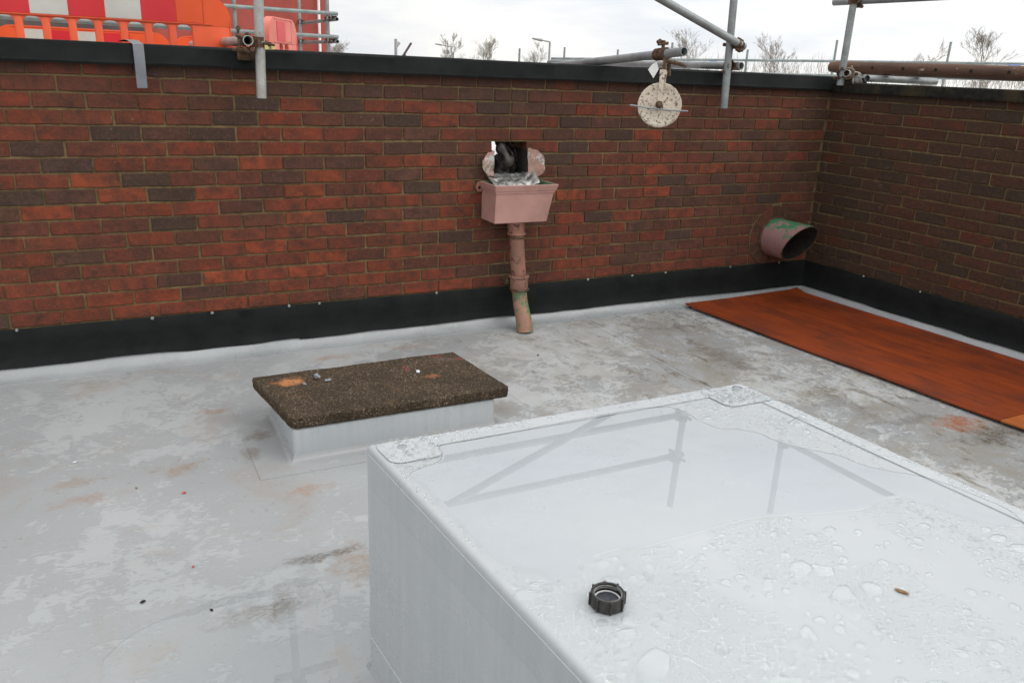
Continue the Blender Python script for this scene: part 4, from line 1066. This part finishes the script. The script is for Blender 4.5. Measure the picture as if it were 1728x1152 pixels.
# ------------------------------------------------------------------ strap over coping
bm = bmesh.new(); path = [(.415, .10, 1.609), (.424, .04, 1.612), (.44, .0, 1.618), (.455, -.03, 1.615), (.474, -.048, 1.600), (.4745, -.053, 1.56), (.4745, -.054, 1.50), (.4745, -.050, 1.45), (.4745, -.047, 1.402)]
rowsv = []
for i, p_ in enumerate(path):
    w_ = .0245-.001*i*.2; rowsv.append([bm.verts.new((p_[0]-w_, p_[1], p_[2])), bm.verts.new((p_[0]+w_, p_[1]+.001, p_[2]+(.001))), bm.verts.new((p_[0]+w_, p_[1]-.0015, p_[2]+.0015)), bm.verts.new((p_[0]-w_, p_[1]-.0025, p_[2]+.0005))])
for a_, c_ in zip(rowsv, rowsv[1:]):
    for k in range(4): bm.faces.new((a_[k], a_[(k+1) % 4], c_[(k+1) % 4], c_[k]))
bm.faces.new(rowsv[0]); bm.faces.new(rowsv[-1][::-1])
tag(finish(bm, 'membrane_strip', M['strap'], None, smooth=True), 'narrow grey membrane strip hanging over the black coping at left', 'strip')

# ------------------------------------------------------------------ scaffold
def coupler(parent, p, d1, d2, name='coupler', s=1.0, mat=None, seed=0):
    """two rusty clamp halves gripping crossing tubes, with flap bolts and nuts"""
    bm = bmesh.new(); p = Vector(p); d1 = Vector(d1).normalized(); d2 = Vector(d2).normalized()
    n = d1.cross(d2); n = n.normalized() if n.length > .01 else Vector((0, 1, 0))
    q_ = random.Random(seed)
    for sgn, d in ((-1, d1), (1, d2)):
        c = p+n*sgn*.0255*s
        for off in (-.016, .014):
            tube(bm, c+d*(off-.008)*s, c+d*(off+.010)*s, .0315*s, 16, .006*s)
        tube(bm, c-d*.022*s, c+d*.022*s, .0285*s, 16, .003*s)
        side = d.cross(n).normalized()
        b0 = c+side*.034*s+n*sgn*.004
        tube(bm, b0-n*.034*s, b0+n*sgn*.050*s, .0062*s, 8, 0)
        tube(bm, b0+n*sgn*.030*s, b0+n*sgn*.044*s, .0125*s, 6, 0)
        tube(bm, b0-n*.008*s-d*.017*s, b0-n*.008*s+d*.017*s, .011*s, 8, 0)
        b1 = c-side*.033*s
        tube(bm, b1-d*.024*s, b1+d*.024*s, .009*s, 8, 0)
    part(parent, finish(bm, name, mat or M['rust'], None, smooth=True))
def stube(parent, p0, p1, mat='galv', name='tube', r=.02415, seg=20, wall=.0035):
    bm = bmesh.new(); tube(bm, p0, p1, r, seg, wall); return part(parent, finish(bm, name, M[mat], None, smooth=True))
sc = empty('scaffold', (2.5, -.12, 1.6), 0, 'scaffold of bolted steel tubes over the long brick wall, its open ends poking across it', 'scaffold')
stube(sc, (1.014, -.120, 1.372), (1.050, -.120, 2.95), 'galv', 'standard')
stube(sc, (.958, -.165, 1.640), (.958, 2.2, 1.632), 'galv', 'putlog_tube')
coupler(sc, (.987, -.118, 1.636), (0, 1, 0), (0.02, 0, 1), seed=1)
bm = bmesh.new()                                      # extra flap bolts round the tube end
tube(bm, (.918, -.14, 1.60), (.918, -.14, 1.705), .006, 8, 0); tube(bm, (.918, -.14, 1.685), (.918, -.14, 1.70), .012, 6, 0)
tube(bm, (.905, -.14, 1.665), (.94, -.14, 1.652), .011, 8, 0); tube(bm, (.885, -.14, 1.598), (.985, -.14, 1.592), .0095, 8, 0)
tube(bm, (1.03, -.15, 1.632), (1.085, -.15, 1.624), .006, 8, 0); tube(bm, (1.055, -.15, 1.628), (1.068, -.15, 1.626), .013, 6, 0)
tube(bm, (.94, -.165, 1.601), (.94, -.11, 1.601), .011, 6, 0); tube(bm, (.975, -.165, 1.600), (.975, -.11, 1.600), .011, 6, 0)
part(sc, finish(bm, 'clamp_bolts', M['rust'], None))
bm = bmesh.new(); box(bm, .92, 1.0, -.083, -.045, 1.548, 1.612, .006); part(sc, finish(bm, 'clamp_foot', M['rust'], None))
S2 = Vector((3.988, -.120, 1.372)); S2t = Vector((3.93, -.120, 2.96)); S2x = lambda z: 3.988-.058*(z-1.372)/1.588
stube(sc, S2, S2t, 'galv_dark', 'standard')
stube(sc, (4.052, -.165, 1.640), (4.052, 2.4, 1.626), 'galv_dark', 'putlog_tube')
coupler(sc, (4.018, -.118, 1.636), (0, 1, 0), (0, 0, 1), seed=2)
stube(sc, (4.045, -.176, 1.756), (1.00, -.36, 2.74), 'galv_dark', 'brace_tube')
coupler(sc, (4.0, -.148, 1.766), (-.95, -.05, .32), (0, 0, 1), seed=3)
for z in (2.22, 2.56):
    stube(sc, (S2x(z)+.09, -.07, z), (.90, -.07, z), 'galv_dark', 'ledger_tube')
    coupler(sc, (S2x(z), -.095, z), (1, 0, 0), (0, 0, 1), seed=int(z*10))
    coupler(sc, (1.04, -.095, z), (1, 0, 0), (0, 0, 1), seed=int(z*9))
# beam that carries the gin wheel
BE = Vector((3.122, -.752, 1.688)); BS = Vector((3.11, 1.9, 1.50))
beam = empty('scaffold_beam', (3.12, -.2, 1.65), 0, 'single sloping steel tube reaching out over the wall top and carrying the pulley wheel', 'scaffold tube')
stube(beam, BE, BS, 'galv_dark', 'tube')
bd = (BS-BE).normalized(); BW = BE+bd*.19
bm = bmesh.new()
for off in (-.030, -.010, .022, .045): tube(bm, BW+bd*(off-.009), BW+bd*(off+.009), .034, 20, .008)
tube(bm, BW-bd*.04, BW+bd*.055, .030, 20, .004)
side = bd.cross(Vector((0, 0, 1))).normalized()
tube(bm, BW+Vector((0, 0, .028)), BW+Vector((0, 0, .072)), .010, 8, 0); tube(bm, BW+Vector((0, 0, .05))-side*.035, BW+Vector((0, 0, .058))+side*.03, .009, 8, 0)
tube(bm, BW+Vector((0, 0, .058))-side*.04, BW+Vector((0, 0, .07))-side*.02, .012, 6, 0)
tube(bm, BW+side*.02+Vector((0, 0, -.035)), BW+side*.13+Vector((0, 0, -.052))-bd*.03, .011, 8, 0)
tube(bm, BW+side*.07+Vector((0, 0, -.040)), BW+side*.15+Vector((0, 0, -.062))-bd*.03, .0065, 8, 0)
tube(bm, BW+side*.05+Vector((0, 0, -.05)), BW+side*.06+Vector((0, 0, -.115)), .011, 8, 0)
part(beam, finish(bm, 'clamp', M['rust'], None, smooth=True))
bm = bmesh.new(); tpx = BW-side*.068+Vector((0, 0, -.085))-bd*.02
for a_ in ((0, 0), ):
    c4 = [tpx+side*x_+Vector((0, 0, z_))-bd*y_ for x_, z_, y_ in ((-.034, -.002, .0), (.004, -.046, .004), (.030, .002, .010), (.016, .040, .004), (-.006, .028, .0))]
    f1 = [bm.verts.new(p_) for p_ in c4]; f2 = [bm.verts.new(p_+bd*.0015) for p_ in c4]
    bm.faces.new(f1); bm.faces.new(f2[::-1])
    for k in range(5): bm.faces.new((f1[k], f2[k], f2[(k+1) % 5], f1[(k+1) % 5]))
o = finish(bm, 'paper_tag', M['white']); tag(o, 'small white tag tied to the clamp above the pulley wheel', 'tag')
# gin wheel
GW = Vector((2.995, -.750, 1.409))
gn = (-cf + cr*(-.22) + Vector((0, 0, -.06))); gn.z *= .45; gn.normalize(); gx = Vector((0, 0, 1)).cross(gn).normalized(); gy = gn.cross(gx)
gin = empty('gin_wheel', GW, 0, 'large cream painted pulley wheel with rusty chipped edge hanging from the sloping tube', 'pulley wheel')
def gp(a, b, c): return GW+gx*a+gy*b+gn*c
bm = bmesh.new(); seg = 72; prof = [(.0, .024), (.030, .024), (.034, .020), (.080, .012), (.098, .014), (.114, .019), (.1165, .014), (.113, .006), (.098, -.002), (.096, -.010), (.111, -.020), (.1165, -.028), (.113, -.034), (.09, -.030), (0, -.03)]
rr_ = []
for r_, c in prof:
    ring = []
    for i in range(seg):
        an = 2*math.pi*i/seg; e = r_*(1+.020*noise.noise((math.cos(an)*7, math.sin(an)*7, c*60))) if r_ > .105 else r_
        ring.append(bm.verts.new(gp(e*math.cos(an), e*math.sin(an), c+(.002*noise.noise((r_*60, math.cos(an)*3, math.sin(an)*3)) if r_ > .02 else 0))) if r_ > 0 else None)
    rr_.append(ring if r_ > 0 else bm.verts.new(gp(0, 0, c)))
for a_, c_ in zip(rr_, rr_[1:]):
    for k in range(seg):
        j = (k+1) % seg
        if isinstance(a_, bmesh.types.BMVert): bm.faces.new((a_, c_[j], c_[k]))
        elif isinstance(c_, bmesh.types.BMVert): bm.faces.new((a_[k], a_[j], c_))
        else: bm.faces.new((a_[k], a_[j], c_[j], c_[k]))
part(gin, finish(bm, 'wheel', M['gin_white'], None, smooth='all'))
def gbox(a0, a1, b0, b1, c0, c1, name, mat, bev=.001):
    bm = bmesh.new(); box(bm, a0, a1, b0, b1, c0, c1, bev)
    for v in bm.verts: v.co = gp(*v.co)
    part(gin, finish(bm, name, mat, None))
gbox(-.0125, .0125, -.022, .170, .026, .033, 'side_plate', M['gin_white'])
gbox(-.006, .018, -.022, .170, -.044, -.038, 'side_plate', M['gin_white'])
gbox(-.015, .020, .155, .180, -.044, .034, 'yoke', M['gin_white'])
gbox(-.006, .012, .178, .245, -.012, .006, 'hanger', M['rust'])
bm = bmesh.new(); tube(bm, gp(0, 0, .030), gp(0, 0, .046), .0155, 6, 0); tube(bm, gp(0, 0, .040), gp(0, 0, .052), .008, 12, 0); tube(bm, gp(0, 0, .033), gp(0, 0, .036), .020, 20, 0)
part(gin, finish(bm, 'axle_nut', M['rust'], None))
bm = bmesh.new(); sweep(bm, [gp(-.155, -.010, .042), gp(-.05, -.020, .040), gp(.05, -.026, .040), gp(.155, -.026, .040)], .0042, 8)
part(gin, finish(bm, 'guide_rod', M['galv_dark'], None, smooth=True))
bm = bmesh.new(); sweep(bm, [gp(.006, 0, .044), gp(.018, -.01, .043), gp(.02, -.022, .042)], .0025, 6); part(gin, finish(bm, 'split_pin', M['rust'], None))

# scaffold at the right-hand wall
s3 = empty('scaffold', (5.03, -.11, 1.55), 0, 'scaffold upright and rail clamped together above the corner of the two walls', 'scaffold')
stube(s3, (5.030, -.112, 1.545), (5.030, -.112, 3.45), 'galv_dark', 'standard')
wd = Vector((SK, -1, 0)).normalized()
stube(s3, Vector((5.072, .10, 2.105)), Vector((5.072, .10, 2.105))+wd*3.2, 'galv_dark', 'rail_tube')
coupler(s3, (5.052, -.112, 2.105), wd, (0, 0, 1), seed=21)
stube(s3, Vector((5.10, .12, 2.64)), Vector((5.10, .12, 2.64))+wd*3.2, 'galv_dark', 'rail_tube')
coupler(s3, (5.062, -.112, 2.64), wd, (0, 0, 1), seed=22)
stube(s3, (4.975, -.20, 1.628), (6.3, .62, 1.60), 'galv', 'putlog_tube')
coupler(s3, (5.035, -.140, 1.627), (.85, .53, 0), (0, 0, 1), seed=23)
bm = bmesh.new()
for k in range(5):
    c = Vector((5.04+.014*k, -.155+.009*k, 1.627)); x, y, d = frame((.85, .53, .1*(k % 2)))
    sweep(bm, [c+(x*math.cos(t_)+y*math.sin(t_))*(.034+.003*(k % 2))+d*.004*math.sin(t_*2+k) for t_ in [2*math.pi*i/14 for i in range(15)]], .0065, 6)
sweep(bm, [(5.06, -.17, 1.655), (5.03, -.19, 1.675), (5.02, -.20, 1.655)], .006, 6); sweep(bm, [(5.08, -.17, 1.60), (5.05, -.20, 1.575), (5.06, -.20, 1.56)], .006, 6)
o = finish(bm, 'rope', M['rope'], None, smooth='all'); tag(o, 'frayed rope wound round the clamped tube end at the wall corner', 'rope')
bm = bmesh.new(); vv = []
for j in range(10):
    vv.append([bm.verts.new((5.085+.055*i/7+.02*j/9+.008*noise.noise((i*.5, j*.5, 0)), -.165-.03*i/7+.02*noise.noise((i*.6, j*.4, 3)), 1.615-.085*(j/9)*(1 - .25*abs(i/7-.4)))) for i in range(8)])
for j in range(9):
    for i in range(7): bm.faces.new((vv[j][i], vv[j][i+1], vv[j+1][i+1], vv[j+1][i]))
ret = bmesh.ops.extrude_face_region(bm, geom=list(bm.faces))
for v in ret['geom']:
    if isinstance(v, bmesh.types.BMVert): v.co.y += .002
o = finish(bm, 'rag', M['rag'], None, smooth='all'); tag(o, 'torn grey rag hanging from the roped tube end over the coping', 'rag')
# round-pole ladder lying flat along the outside of the right-hand wall
ldr = empty('pole_ladder', (5.43, -.4, 1.67), 0, 'timber pole ladder lying along the top outside the right-hand wall', 'ladder')
L0 = Vector((5.432, .37, 1.675)); L1 = L0+wd*3.4; L1.z = 1.655; ld = (L1-L0).normalized(); lo = Vector((-ld.y, ld.x, 0))
for off, rr0 in ((0, .046), (.36, .046)):
    bm = bmesh.new(); n = 40
    sweep(bm, [L0+lo*off+ld*(3.4*i/n)+Vector((0, .0, .003*noise.noise((i*.3, off, 0)))) for i in range(n+1)], [rr0*(.80 if i == 0 else 1)+.0022*noise.noise((i*.6, off*9, 0)) for i in range(n+1)], 22)
    part(ldr, finish(bm, 'stile', M['pole'], None, smooth=True))
for k in range(13):
    bm = bmesh.new(); c = L0+ld*(.41+.252*k); tube(bm, c-lo*.044+Vector((0, 0, .003)), c+lo*.40, .0135, 12, 0)
    part(ldr, finish(bm, 'rung', M['pole'], None, smooth=True))
    bm = bmesh.new(); tube(bm, c-lo*.0475+Vector((0, 0, .003)), c-lo*.0435+Vector((0, 0, .003)), .0118, 12, 0)
    part(ldr, finish(bm, 'rung_plug', M['plug'], None))
# supports beneath the ladder (outside the wall)
for k, t in enumerate((.5, 2.6)):
    c = L0+ld*t; bm = bmesh.new(); tube(bm, c-lo*.20+Vector((0, 0, -.072)), c+lo*.6+Vector((0, 0, -.072)), .024, 16, .0035); part(s3, finish(bm, 'bearer_tube', M['galv_dark'], None, smooth=True))

# ------------------------------------------------------------------ orange barriers on a deck behind the wall
deck = empty('scaffold_deck', (0.2, 1.2, .9), 0, 'plank deck on short tubes behind the long wall, carrying the barriers', 'scaffold deck')
def planks(y0, n, z, x0, x1):
    for k in range(n):
        bm = bmesh.new(); box(bm, x0, x1, y0+k*.232, y0+k*.232+.225, z-.038, z, .003); part(deck, finish(bm, 'plank', M['plank'], None))
planks(.42, 4, .872, -2.4, 1.8); planks(2.2, 5, .708, -1.2, 2.6)
for x_ in (-2.0, -.2, 1.4):
    stube(deck, (x_, .36, .808), (x_, 3.5, .644), 'galv_dark', 'bearer_tube')
    for y_ in (.8, 2.9): stube(deck, (x_+.05, y_, -.55), (x_+.05, y_, .83), 'galv_dark', 'leg')
def barrier(x1, y, zb, rot, label, mats, panel_w=.172, ends='r', H=1.0, L=1.985, npan=6, first=0, mat='orange', flip=False):
    """barrier local: right end at x=0 going left, base z=0"""
    t = empty('plastic_barrier', (x1, y, zb), rot, label, 'barrier', 'plastic barriers behind the wall')
    D = .045; om = M[mat]
    # frame outline with rounded top corners, pierced by slots
    bm = bmesh.new()
    zs0, zs1 = .36, H-.165      # slots
    zp0, zp1 = H-.150, H-.015   # board recess
    sw, pit = .083, .1205; x_l = -L
    slots = []
    x = -.245
    while x-sw/2 > -L+.12: slots.append(x); x -= pit
    # pieces: end posts, stiles between slots, rails
    def rbox(a, b, c, d, y0=-D/2, y1=D/2, bev=.006): box(bm, a, b, y0, y1, c, d, bev, 2)
    rbox(-L, 0, .16, zs0)                                   # lower rail
    rbox(-L, 0, H-.045-.55, H-.5-.045+.001) if False else None
    # right and left posts
    rbox(-(.245-sw/2), 0, zs0-.002, H-.155); rbox(-L, slots[-1]-sw/2, zs0-.002, H-.155)
    for a, b in zip(slots, slots[1:]): rbox(b+sw/2, a-sw/2, zs0-.002, H-.155, -D/2+.002, D/2-.002, .007)
    # top plate with rounded corners, and arched heads of the slots
    pts = []
    for cx_, sg in ((-.115, 1), (-L+.115, -1)):
        arc = [(cx_+.115*math.cos(R(a))*sg, H-.115+.115*math.sin(R(a))) for a in range(0, 91, 15)]
        pts += arc if sg == 1 else arc[::-1]
    outline = [(0, H-.156)] + pts + [(-L, H-.156)]
    va = [bm.verts.new((x_, -D/2, z_)) for x_, z_ in outline]; vb_ = [bm.verts.new((x_, D/2, z_)) for x_, z_ in outline]
    bm.faces.new(va); bm.faces.new(vb_[::-1]); n = len(outline)
    for i in range(n): bm.faces.new((va[i], vb_[i], vb_[(i+1) % n], va[(i+1) % n]))
    for sx_ in slots:                                       # arched fillets in slot heads
        for sg in (-1, 1):
            cs = [(sx_+sg*(sw/2+.002), H-.154)] + [(sx_+sg*(sw/2-.030+.030*math.sin(R(a))), H-.156-.030+.030*math.cos(R(a))) for a in range(0, 91, 18)]
            cs += [(sx_+sg*(sw/2+.002), H-.19)]
            a_ = [bm.verts.new((x_, -D/2+.004, z_)) for x_, z_ in cs]; b2 = [bm.verts.new((x_, D/2-.004, z_)) for x_, z_ in cs]
            bm.faces.new(a_); bm.faces.new(b2[::-1]); m_ = len(cs)
            for i in range(m_): bm.faces.new((a_[i], b2[i], b2[(i+1) % m_], a_[(i+1) % m_]))
    finish(bm, 'barrier_frame', om, t, smooth=True)
    bm = bmesh.new(); box(bm, -L+.12, -.12, -D/2-.004, -D/2+.001, H-.004-.008, H-.004, .001); 
    box(bm, -.142, -.136, -D/2-.0045, -D/2+.001, H-.145, H-.014, .001)
    box(bm, -.008, -.002, -D/2-.003, -D/2+.001, .2, H-.118, .001)
    box(bm, -L+.10, -.10, -D/2-.0045, -D/2+.001, H-.152, H-.146, .001)
    finish(bm, 'bead', M['orange_dk'] if mat == 'orange' else om, t)
    for k in range(npan):
        bm = bmesh.new(); xr_ = -.283-panel_w*k; box(bm, xr_-panel_w, xr_, -D/2-.003, -D/2+.001, H-.143, H-.022, .0005)
        finish(bm, 'reflective_panel', M['sh_red'] if (k+first) % 2 == 0 else M['sh_white'], t)
    bm = bmesh.new(); box(bm, -.279, -.145, -D/2-.003, -D/2+.001, H-.143, H-.022, .0005); finish(bm, 'blank_panel', om, t)
    for fx in (-.22, -L+.22):
        bm = bmesh.new(); box(bm, fx-.05, fx+.05, -.21, .21, 0, .055, .012, 2); box(bm, fx-.035, fx+.035, -.018, .018, .05, .2, .004)
        finish(bm, 'foot', om, t)
    return t
barrier(.993, .60, .872, 0, 'nearest orange plastic barrier with a red and white striped board, close behind the coping', None, first=0)
barrier(.84, 2.55, .708, 0, 'lower orange barrier seen through the slots of the nearest one', None, H=1.0, panel_w=.172, first=0, L=1.15, npan=4)
barrier(1.47, 2.75, .708, 0, 'short orange barrier behind the upright tube, mostly hidden', None, H=.99, L=.60, npan=1, first=0)
sb = barrier(1.55, 1.55, .86, R(62), 'sun-faded pinkish barrier seen end-on beside the upright tube', None, H=.95, L=.62, npan=1, first=0, mat='salmon')
nb = empty('notice_board', (1.187, .55, .872), 0, 'small yellow and white notice plate just right of the upright tube', 'notice')
bm = bmesh.new(); box(bm, 1.150, 1.222, .552, .560, .872, 1.640, .001); part(nb, finish(bm, 'backing', M['white'], None))
bm = bmesh.new(); box(bm, 1.168, 1.220, .549, .5515, 1.555, 1.636, .0005); part(nb, finish(bm, 'yellow_face', M['yellow'], None))
bm = bmesh.new(); box(bm, 1.190, 1.206, .5475, .5485, 1.612, 1.622, .0003); part(nb, finish(bm, 'print_mark', M['greybit'], None))

# ------------------------------------------------------------------ red building and its scaffold
rb = empty('red_building', (1.5, 12, -.55), 0, 'plain red rendered building behind the orange barriers', 'building')
bm = bmesh.new(); box(bm, -9, 3.80, 9.2, 16, -.55, 7.5, .0); part(rb, finish(bm, 'wall', M['redwall'], None))
bm = bmesh.new(); tube(bm, (3.62, 9.14, -.5), (3.62, 9.14, 7.4), .022, 12, 0); part(rb, finish(bm, 'white_drainpipe', M['white'], None, smooth=True))
bm = bmesh.new(); box(bm, -9.15, 3.92, 9.05, 16.1, 7.5, 7.7, .01); part(rb, finish(bm, 'roof_edge', M['dull'], None))
bm = bmesh.new(); box(bm, -6.5, 1.15, 9.12, 9.2, .2, 1.98, .0); part(rb, finish(bm, 'dark_cladding', M['dull'], None))
rs_ = empty('scaffold', (2.7, 7, -.5), 0, 'distant scaffold of paired rails against the red building', 'scaffold')
for z in (2.15, 1.86): stube(rs_, (-4.0, 7.0, z+.02), (3.34, 7.0, z), 'galv_far', 'rail_tube', seg=12)
for x_ in (2.02, ): stube(rs_, (x_, 7.05, -.5), (x_, 7.05, 2.28), 'galv_far', 'standard', seg=12)
for x_, y_ in ((3.26, 7.25), (3.26, 8.9)): stube(rs_, (x_, y_, -.5), (x_, y_, 4.2), 'galv_far', 'standard', seg=12)
for z in (2.08, 1.80):
    stube(rs_, (3.31, 6.93, z), (3.31, 10.6, z), 'galv_far', 'transom_tube', seg=12)
    for y_ in (7.05, 7.25, 8.9): coupler(rs_, (3.285, y_, z+.02), (0, 1, 0), (0, 0, 1), seed=int(y_*10), mat=M['rust'])
gr_ = stube(rs_, (-4, 4.3, 1.83), (1.3, 4.3, 1.80), 'galv_far', 'rail_tube', seg=12)

# ------------------------------------------------------------------ far guard rail
gr = empty('guard_rail', (15, 14, -.5), 0, 'far tube guard rail running across behind the whole wall top', 'guard rail')
def ray(x, y, d): return CAM + (cf + cr*((x-864)/1361.18) - cu*((y-576)/1361.18))*d
def py_(x, y, Y): 
    v = cf + cr*((x-864)/1361.18) - cu*((y-576)/1361.18); t = (Y-CAM.y)/v.y; return CAM+v*t
def farpt(x, y, Y=14.0): return py_(x, y, Y)
# the rail follows the far roof edge, at y = 14 m on the left and closer on the right
E0, E1 = farpt(900, 100, 15.0), farpt(1800, 109, 6.5)
def onrail(x, y):
    # intersect pixel column with the vertical plane through E0,E1
    n_ = (E1-E0).cross(Vector((0, 0, 1))); v = cf + cr*((x-864)/1361.18) - cu*((y-576)/1361.18)
    return CAM+v*((E0-CAM).dot(n_)/v.dot(n_))
a0, a1, a2 = onrail(930, 99), onrail(1364, 103), onrail(1790, 109)
for z_, m_ in ((0, 'galv_far'),):
    stube(gr, a0, a1, 'galv_far', 'top_rail', seg=10, r=.03); stube(gr, a1, a2, 'galv_far', 'top_rail', seg=10, r=.03)
b0, b1 = onrail(950, 117), onrail(1790, 137)
stube(gr, b0, b1, 'galv_far', 'mid_rail', seg=10, r=.03)
for (x_, yt) in ((877, 82), (953, 80), (1043, 84), (1135, 72), (1262, 84), (1413, 68), (1605, 71), (765, 88)):
    t_ = onrail(x_, yt); stube(gr, (t_.x, t_.y, -.55), t_, 'galv_far', 'standard', seg=10, r=.026)
for (x0_, x1_, y0_, y1_) in ((1198, 1210, 103, 111), (1700, 1722, 109, 115)):
    c4 = [onrail(x0_, y0_), onrail(x1_, y0_), onrail(x1_, y1_), onrail(x0_, y1_)]
    bm = bmesh.new(); dn = (E1-E0).cross(Vector((0, 0, 1))).normalized()*.01
    f1 = [bm.verts.new(p_+dn*4) for p_ in c4]; f2 = [bm.verts.new(p_+dn*4.6) for p_ in c4]; bm.faces.new(f1); bm.faces.new(f2[::-1])
    for k in range(4): bm.faces.new((f1[k], f2[k], f2[(k+1) % 4], f1[(k+1) % 4]))
    part(gr, finish(bm, 'tape_banner', M['blue'], None))
# small posts and a boom far off
fp = ray(668, 66, 26); bm = bmesh.new(); tube(bm, (fp.x, fp.y, -6.5), fp, .07, 8, 0, .05); tube(bm, fp+Vector((0, 0, -.25)), fp+Vector((.12, 0, -.1)), .05, 6, 0)
tag(finish(bm, 'far_post', M['lampgrey']), 'thin grey post on the skyline left of the first bare tree', 'post')
p0, p1 = ray(682, 92, 24), ray(694, 73, 24)
bm = bmesh.new(); tube(bm, p0, p1, .035, 8, 0); tube(bm, (p0.x, p0.y, -6.5), p0, .06, 8, 0)
tag(finish(bm, 'far_boom', M['dull']), 'small slanting boom on the skyline beside the thin grey post', 'boom')
for (xp, yp, xl, D_, lab) in ((928, 71, 913, 40, 'street lamp with a short arm behind the third bare tree from the left'), (762, 79, 744, 60, 'smaller street lamp beyond the first bare tree')):
    tp = ray(xp, yp, D_); le = ray(xl, yp-3, D_)
    t = empty('street_lamp', (tp.x, tp.y, -6.5), 0, lab, 'street lamp')
    bm = bmesh.new(); tube(bm, (tp.x, tp.y, -6.5), tp, .09, 8, 0, .05); part(t, finish(bm, 'column', M['lampgrey'], None))
    bm = bmesh.new(); tube(bm, tp, le, .035, 8, 0); part(t, finish(bm, 'arm', M['lampgrey'], None))
    bm = bmesh.new(); dv = (le-tp).normalized(); tube(bm, le-dv*.05, le+dv*.45, .07, 8, 0, .04); part(t, finish(bm, 'lamp_head', M['lampgrey'], None))

# ------------------------------------------------------------------ bare trees
def tree(px, py, D_, spread, label, seed, dens=1.0):
    q_ = random.Random(seed); top_ = ray(px, py, D_); base = Vector((top_.x, top_.y, -6.5)); H = top_.z+6.5
    t = empty('bare_tree', base, 0, label, 'tree')
    bmT = bmesh.new(); segs = []
    def limb(p, d, L, r, lev):
        n = 5 if lev < 2 else 4; pts = [p]; dd = d.normalized()
        for i in range(n):
            dd = (dd+Vector((q_.uniform(-.16, .16), q_.uniform(-.16, .16), q_.uniform(-.02, .14)))).normalized()
            pts.append(pts[-1]+dd*L/n)
        rads = [r*(1-.75*i/n) for i in range(n+1)]
        segs.append([pts, rads, lev])
        if lev >= 4: return
        k = {0: 15, 1: 6, 2: 5, 3: 3}[lev]
        for j in range(int(k*dens)):
            f = q_.uniform(.25 if lev else .52, 1.0); idx = min(int(f*n), n-1); pp = pts[idx].lerp(pts[idx+1], f*n-idx)
            an = q_.uniform(0, 2*math.pi); x, y, z_ = frame(dd); ang = q_.uniform(.35, .85)
            nd = (z_*math.cos(ang)+(x*math.cos(an)+y*math.sin(an))*math.sin(ang)*spread+Vector((0, 0, .25))).normalized()
            limb(pp, nd, L*(q_.uniform(.18, .30)*(1.35-f*.7) if lev == 0 else q_.uniform(.40, .62)), max(r*.42, .010), lev+1)
    limb(base, Vector((q_.uniform(-.04, .04), q_.uniform(-.04, .04), 1)), H*.80, .11, 0)
    zmax = max(p_.z for sg_ in segs for p_ in sg_[0]); kz = H/(zmax+6.5)
    for sg_ in segs: sg_[0] = [Vector((base.x+(p_.x-base.x)*1.35, base.y+(p_.y-base.y)*1.35, -6.5+(p_.z+6.5)*kz)) for p_ in sg_[0]]
    def mesh(levs, name, sd):
        bm = bmesh.new()
        for pts, rads, lev in segs:
            if lev in levs: sweep(bm, pts, [max(r_*.75, .0085) for r_ in rads], sd, cap=False)
        part(t, finish(bm, name, M['twig'], None, smooth=(name == 'trunk'), recalc=False))
    mesh((0,), 'trunk', 8); mesh((1, 2, 3, 4), 'crown', 3)
for a_ in ((728, 52, 38, 1.0, 'rounded bare tree at the left of the skyline, beside the slanting boom', 11), (808, 57, 42, .85, 'second bare tree from the left on the skyline, fan shaped', 12),
           (905, 68, 46, .9, 'bare tree with the street lamp just right of it', 13), (575, 62, 40, .8, 'bare tree half hidden by the red building corner', 14),
           (1172, 46, 36, .9, 'tall bare tree behind the pulley wheel tube', 15), (1326, 54, 32, .85, 'bare tree standing clear between the upright tube and the ladder end', 16),
           (1562, 62, 34, .8, 'bare tree behind the middle of the timber ladder', 17), (1672, 44, 32, .9, 'tallest bare tree at the far right of the skyline', 18), (1742, 60, 30, 1.1, 'bare tree cut off by the right edge of the picture', 19)):
    tree(a_[0], a_[1], a_[2]*2.3, *a_[3:])
# low scrub on the skyline behind the right part
V2, F2 = [], []
q = random.Random(5)
for k in range(1900):
    px = q.uniform(540, 1740); base = ray(px, 150, q.uniform(60, 85)); 
    if 950 < px < 1120 and q.random() < .6: continue
    hh = q.uniform(.2, 1.15)*(0.6+.8*abs(noise.noise((px*.012, 0, 0)))) * (1.25 if px > 1100 else .55)
    hh *= 1.5; z1 = 1.6+hh+(.5 if px > 1100 else -.4); x_, y_ = base.x, base.y
    L = q.uniform(.5, 1.6); dx, dy = q.uniform(-.35, .35), q.uniform(-.35, .35); i0 = len(V2)
    w_ = .014
    V2 += [(x_-w_, y_, z1-L), (x_+w_, y_, z1-L), (x_+dx, y_+dy, z1), (x_, y_+w_*2, z1-L)]
    F2 += [(i0, i0+1, i0+2), (i0+1, i0+3, i0+2), (i0+3, i0, i0+2)]
    if L > 0:
        i0 = len(V2); V2 += [(x_-.02, y_, -6.5), (x_+.02, y_, -6.5), (x_, y_, z1-L+.02), (x_, y_+.03, -6.5)] ; F2 += [(i0, i0+1, i0+2), (i0+1, i0+3, i0+2), (i0+3, i0, i0+2)]
me = bpy.data.meshes.new('scrub'); me.from_pydata(V2, [], F2); me.materials.append(M['twig'])
o = link(bpy.data.objects.new('scrub', me)); o['kind'] = 'stuff'; tag(o, 'thin bare scrub along the skyline behind the guard rail', 'scrub')
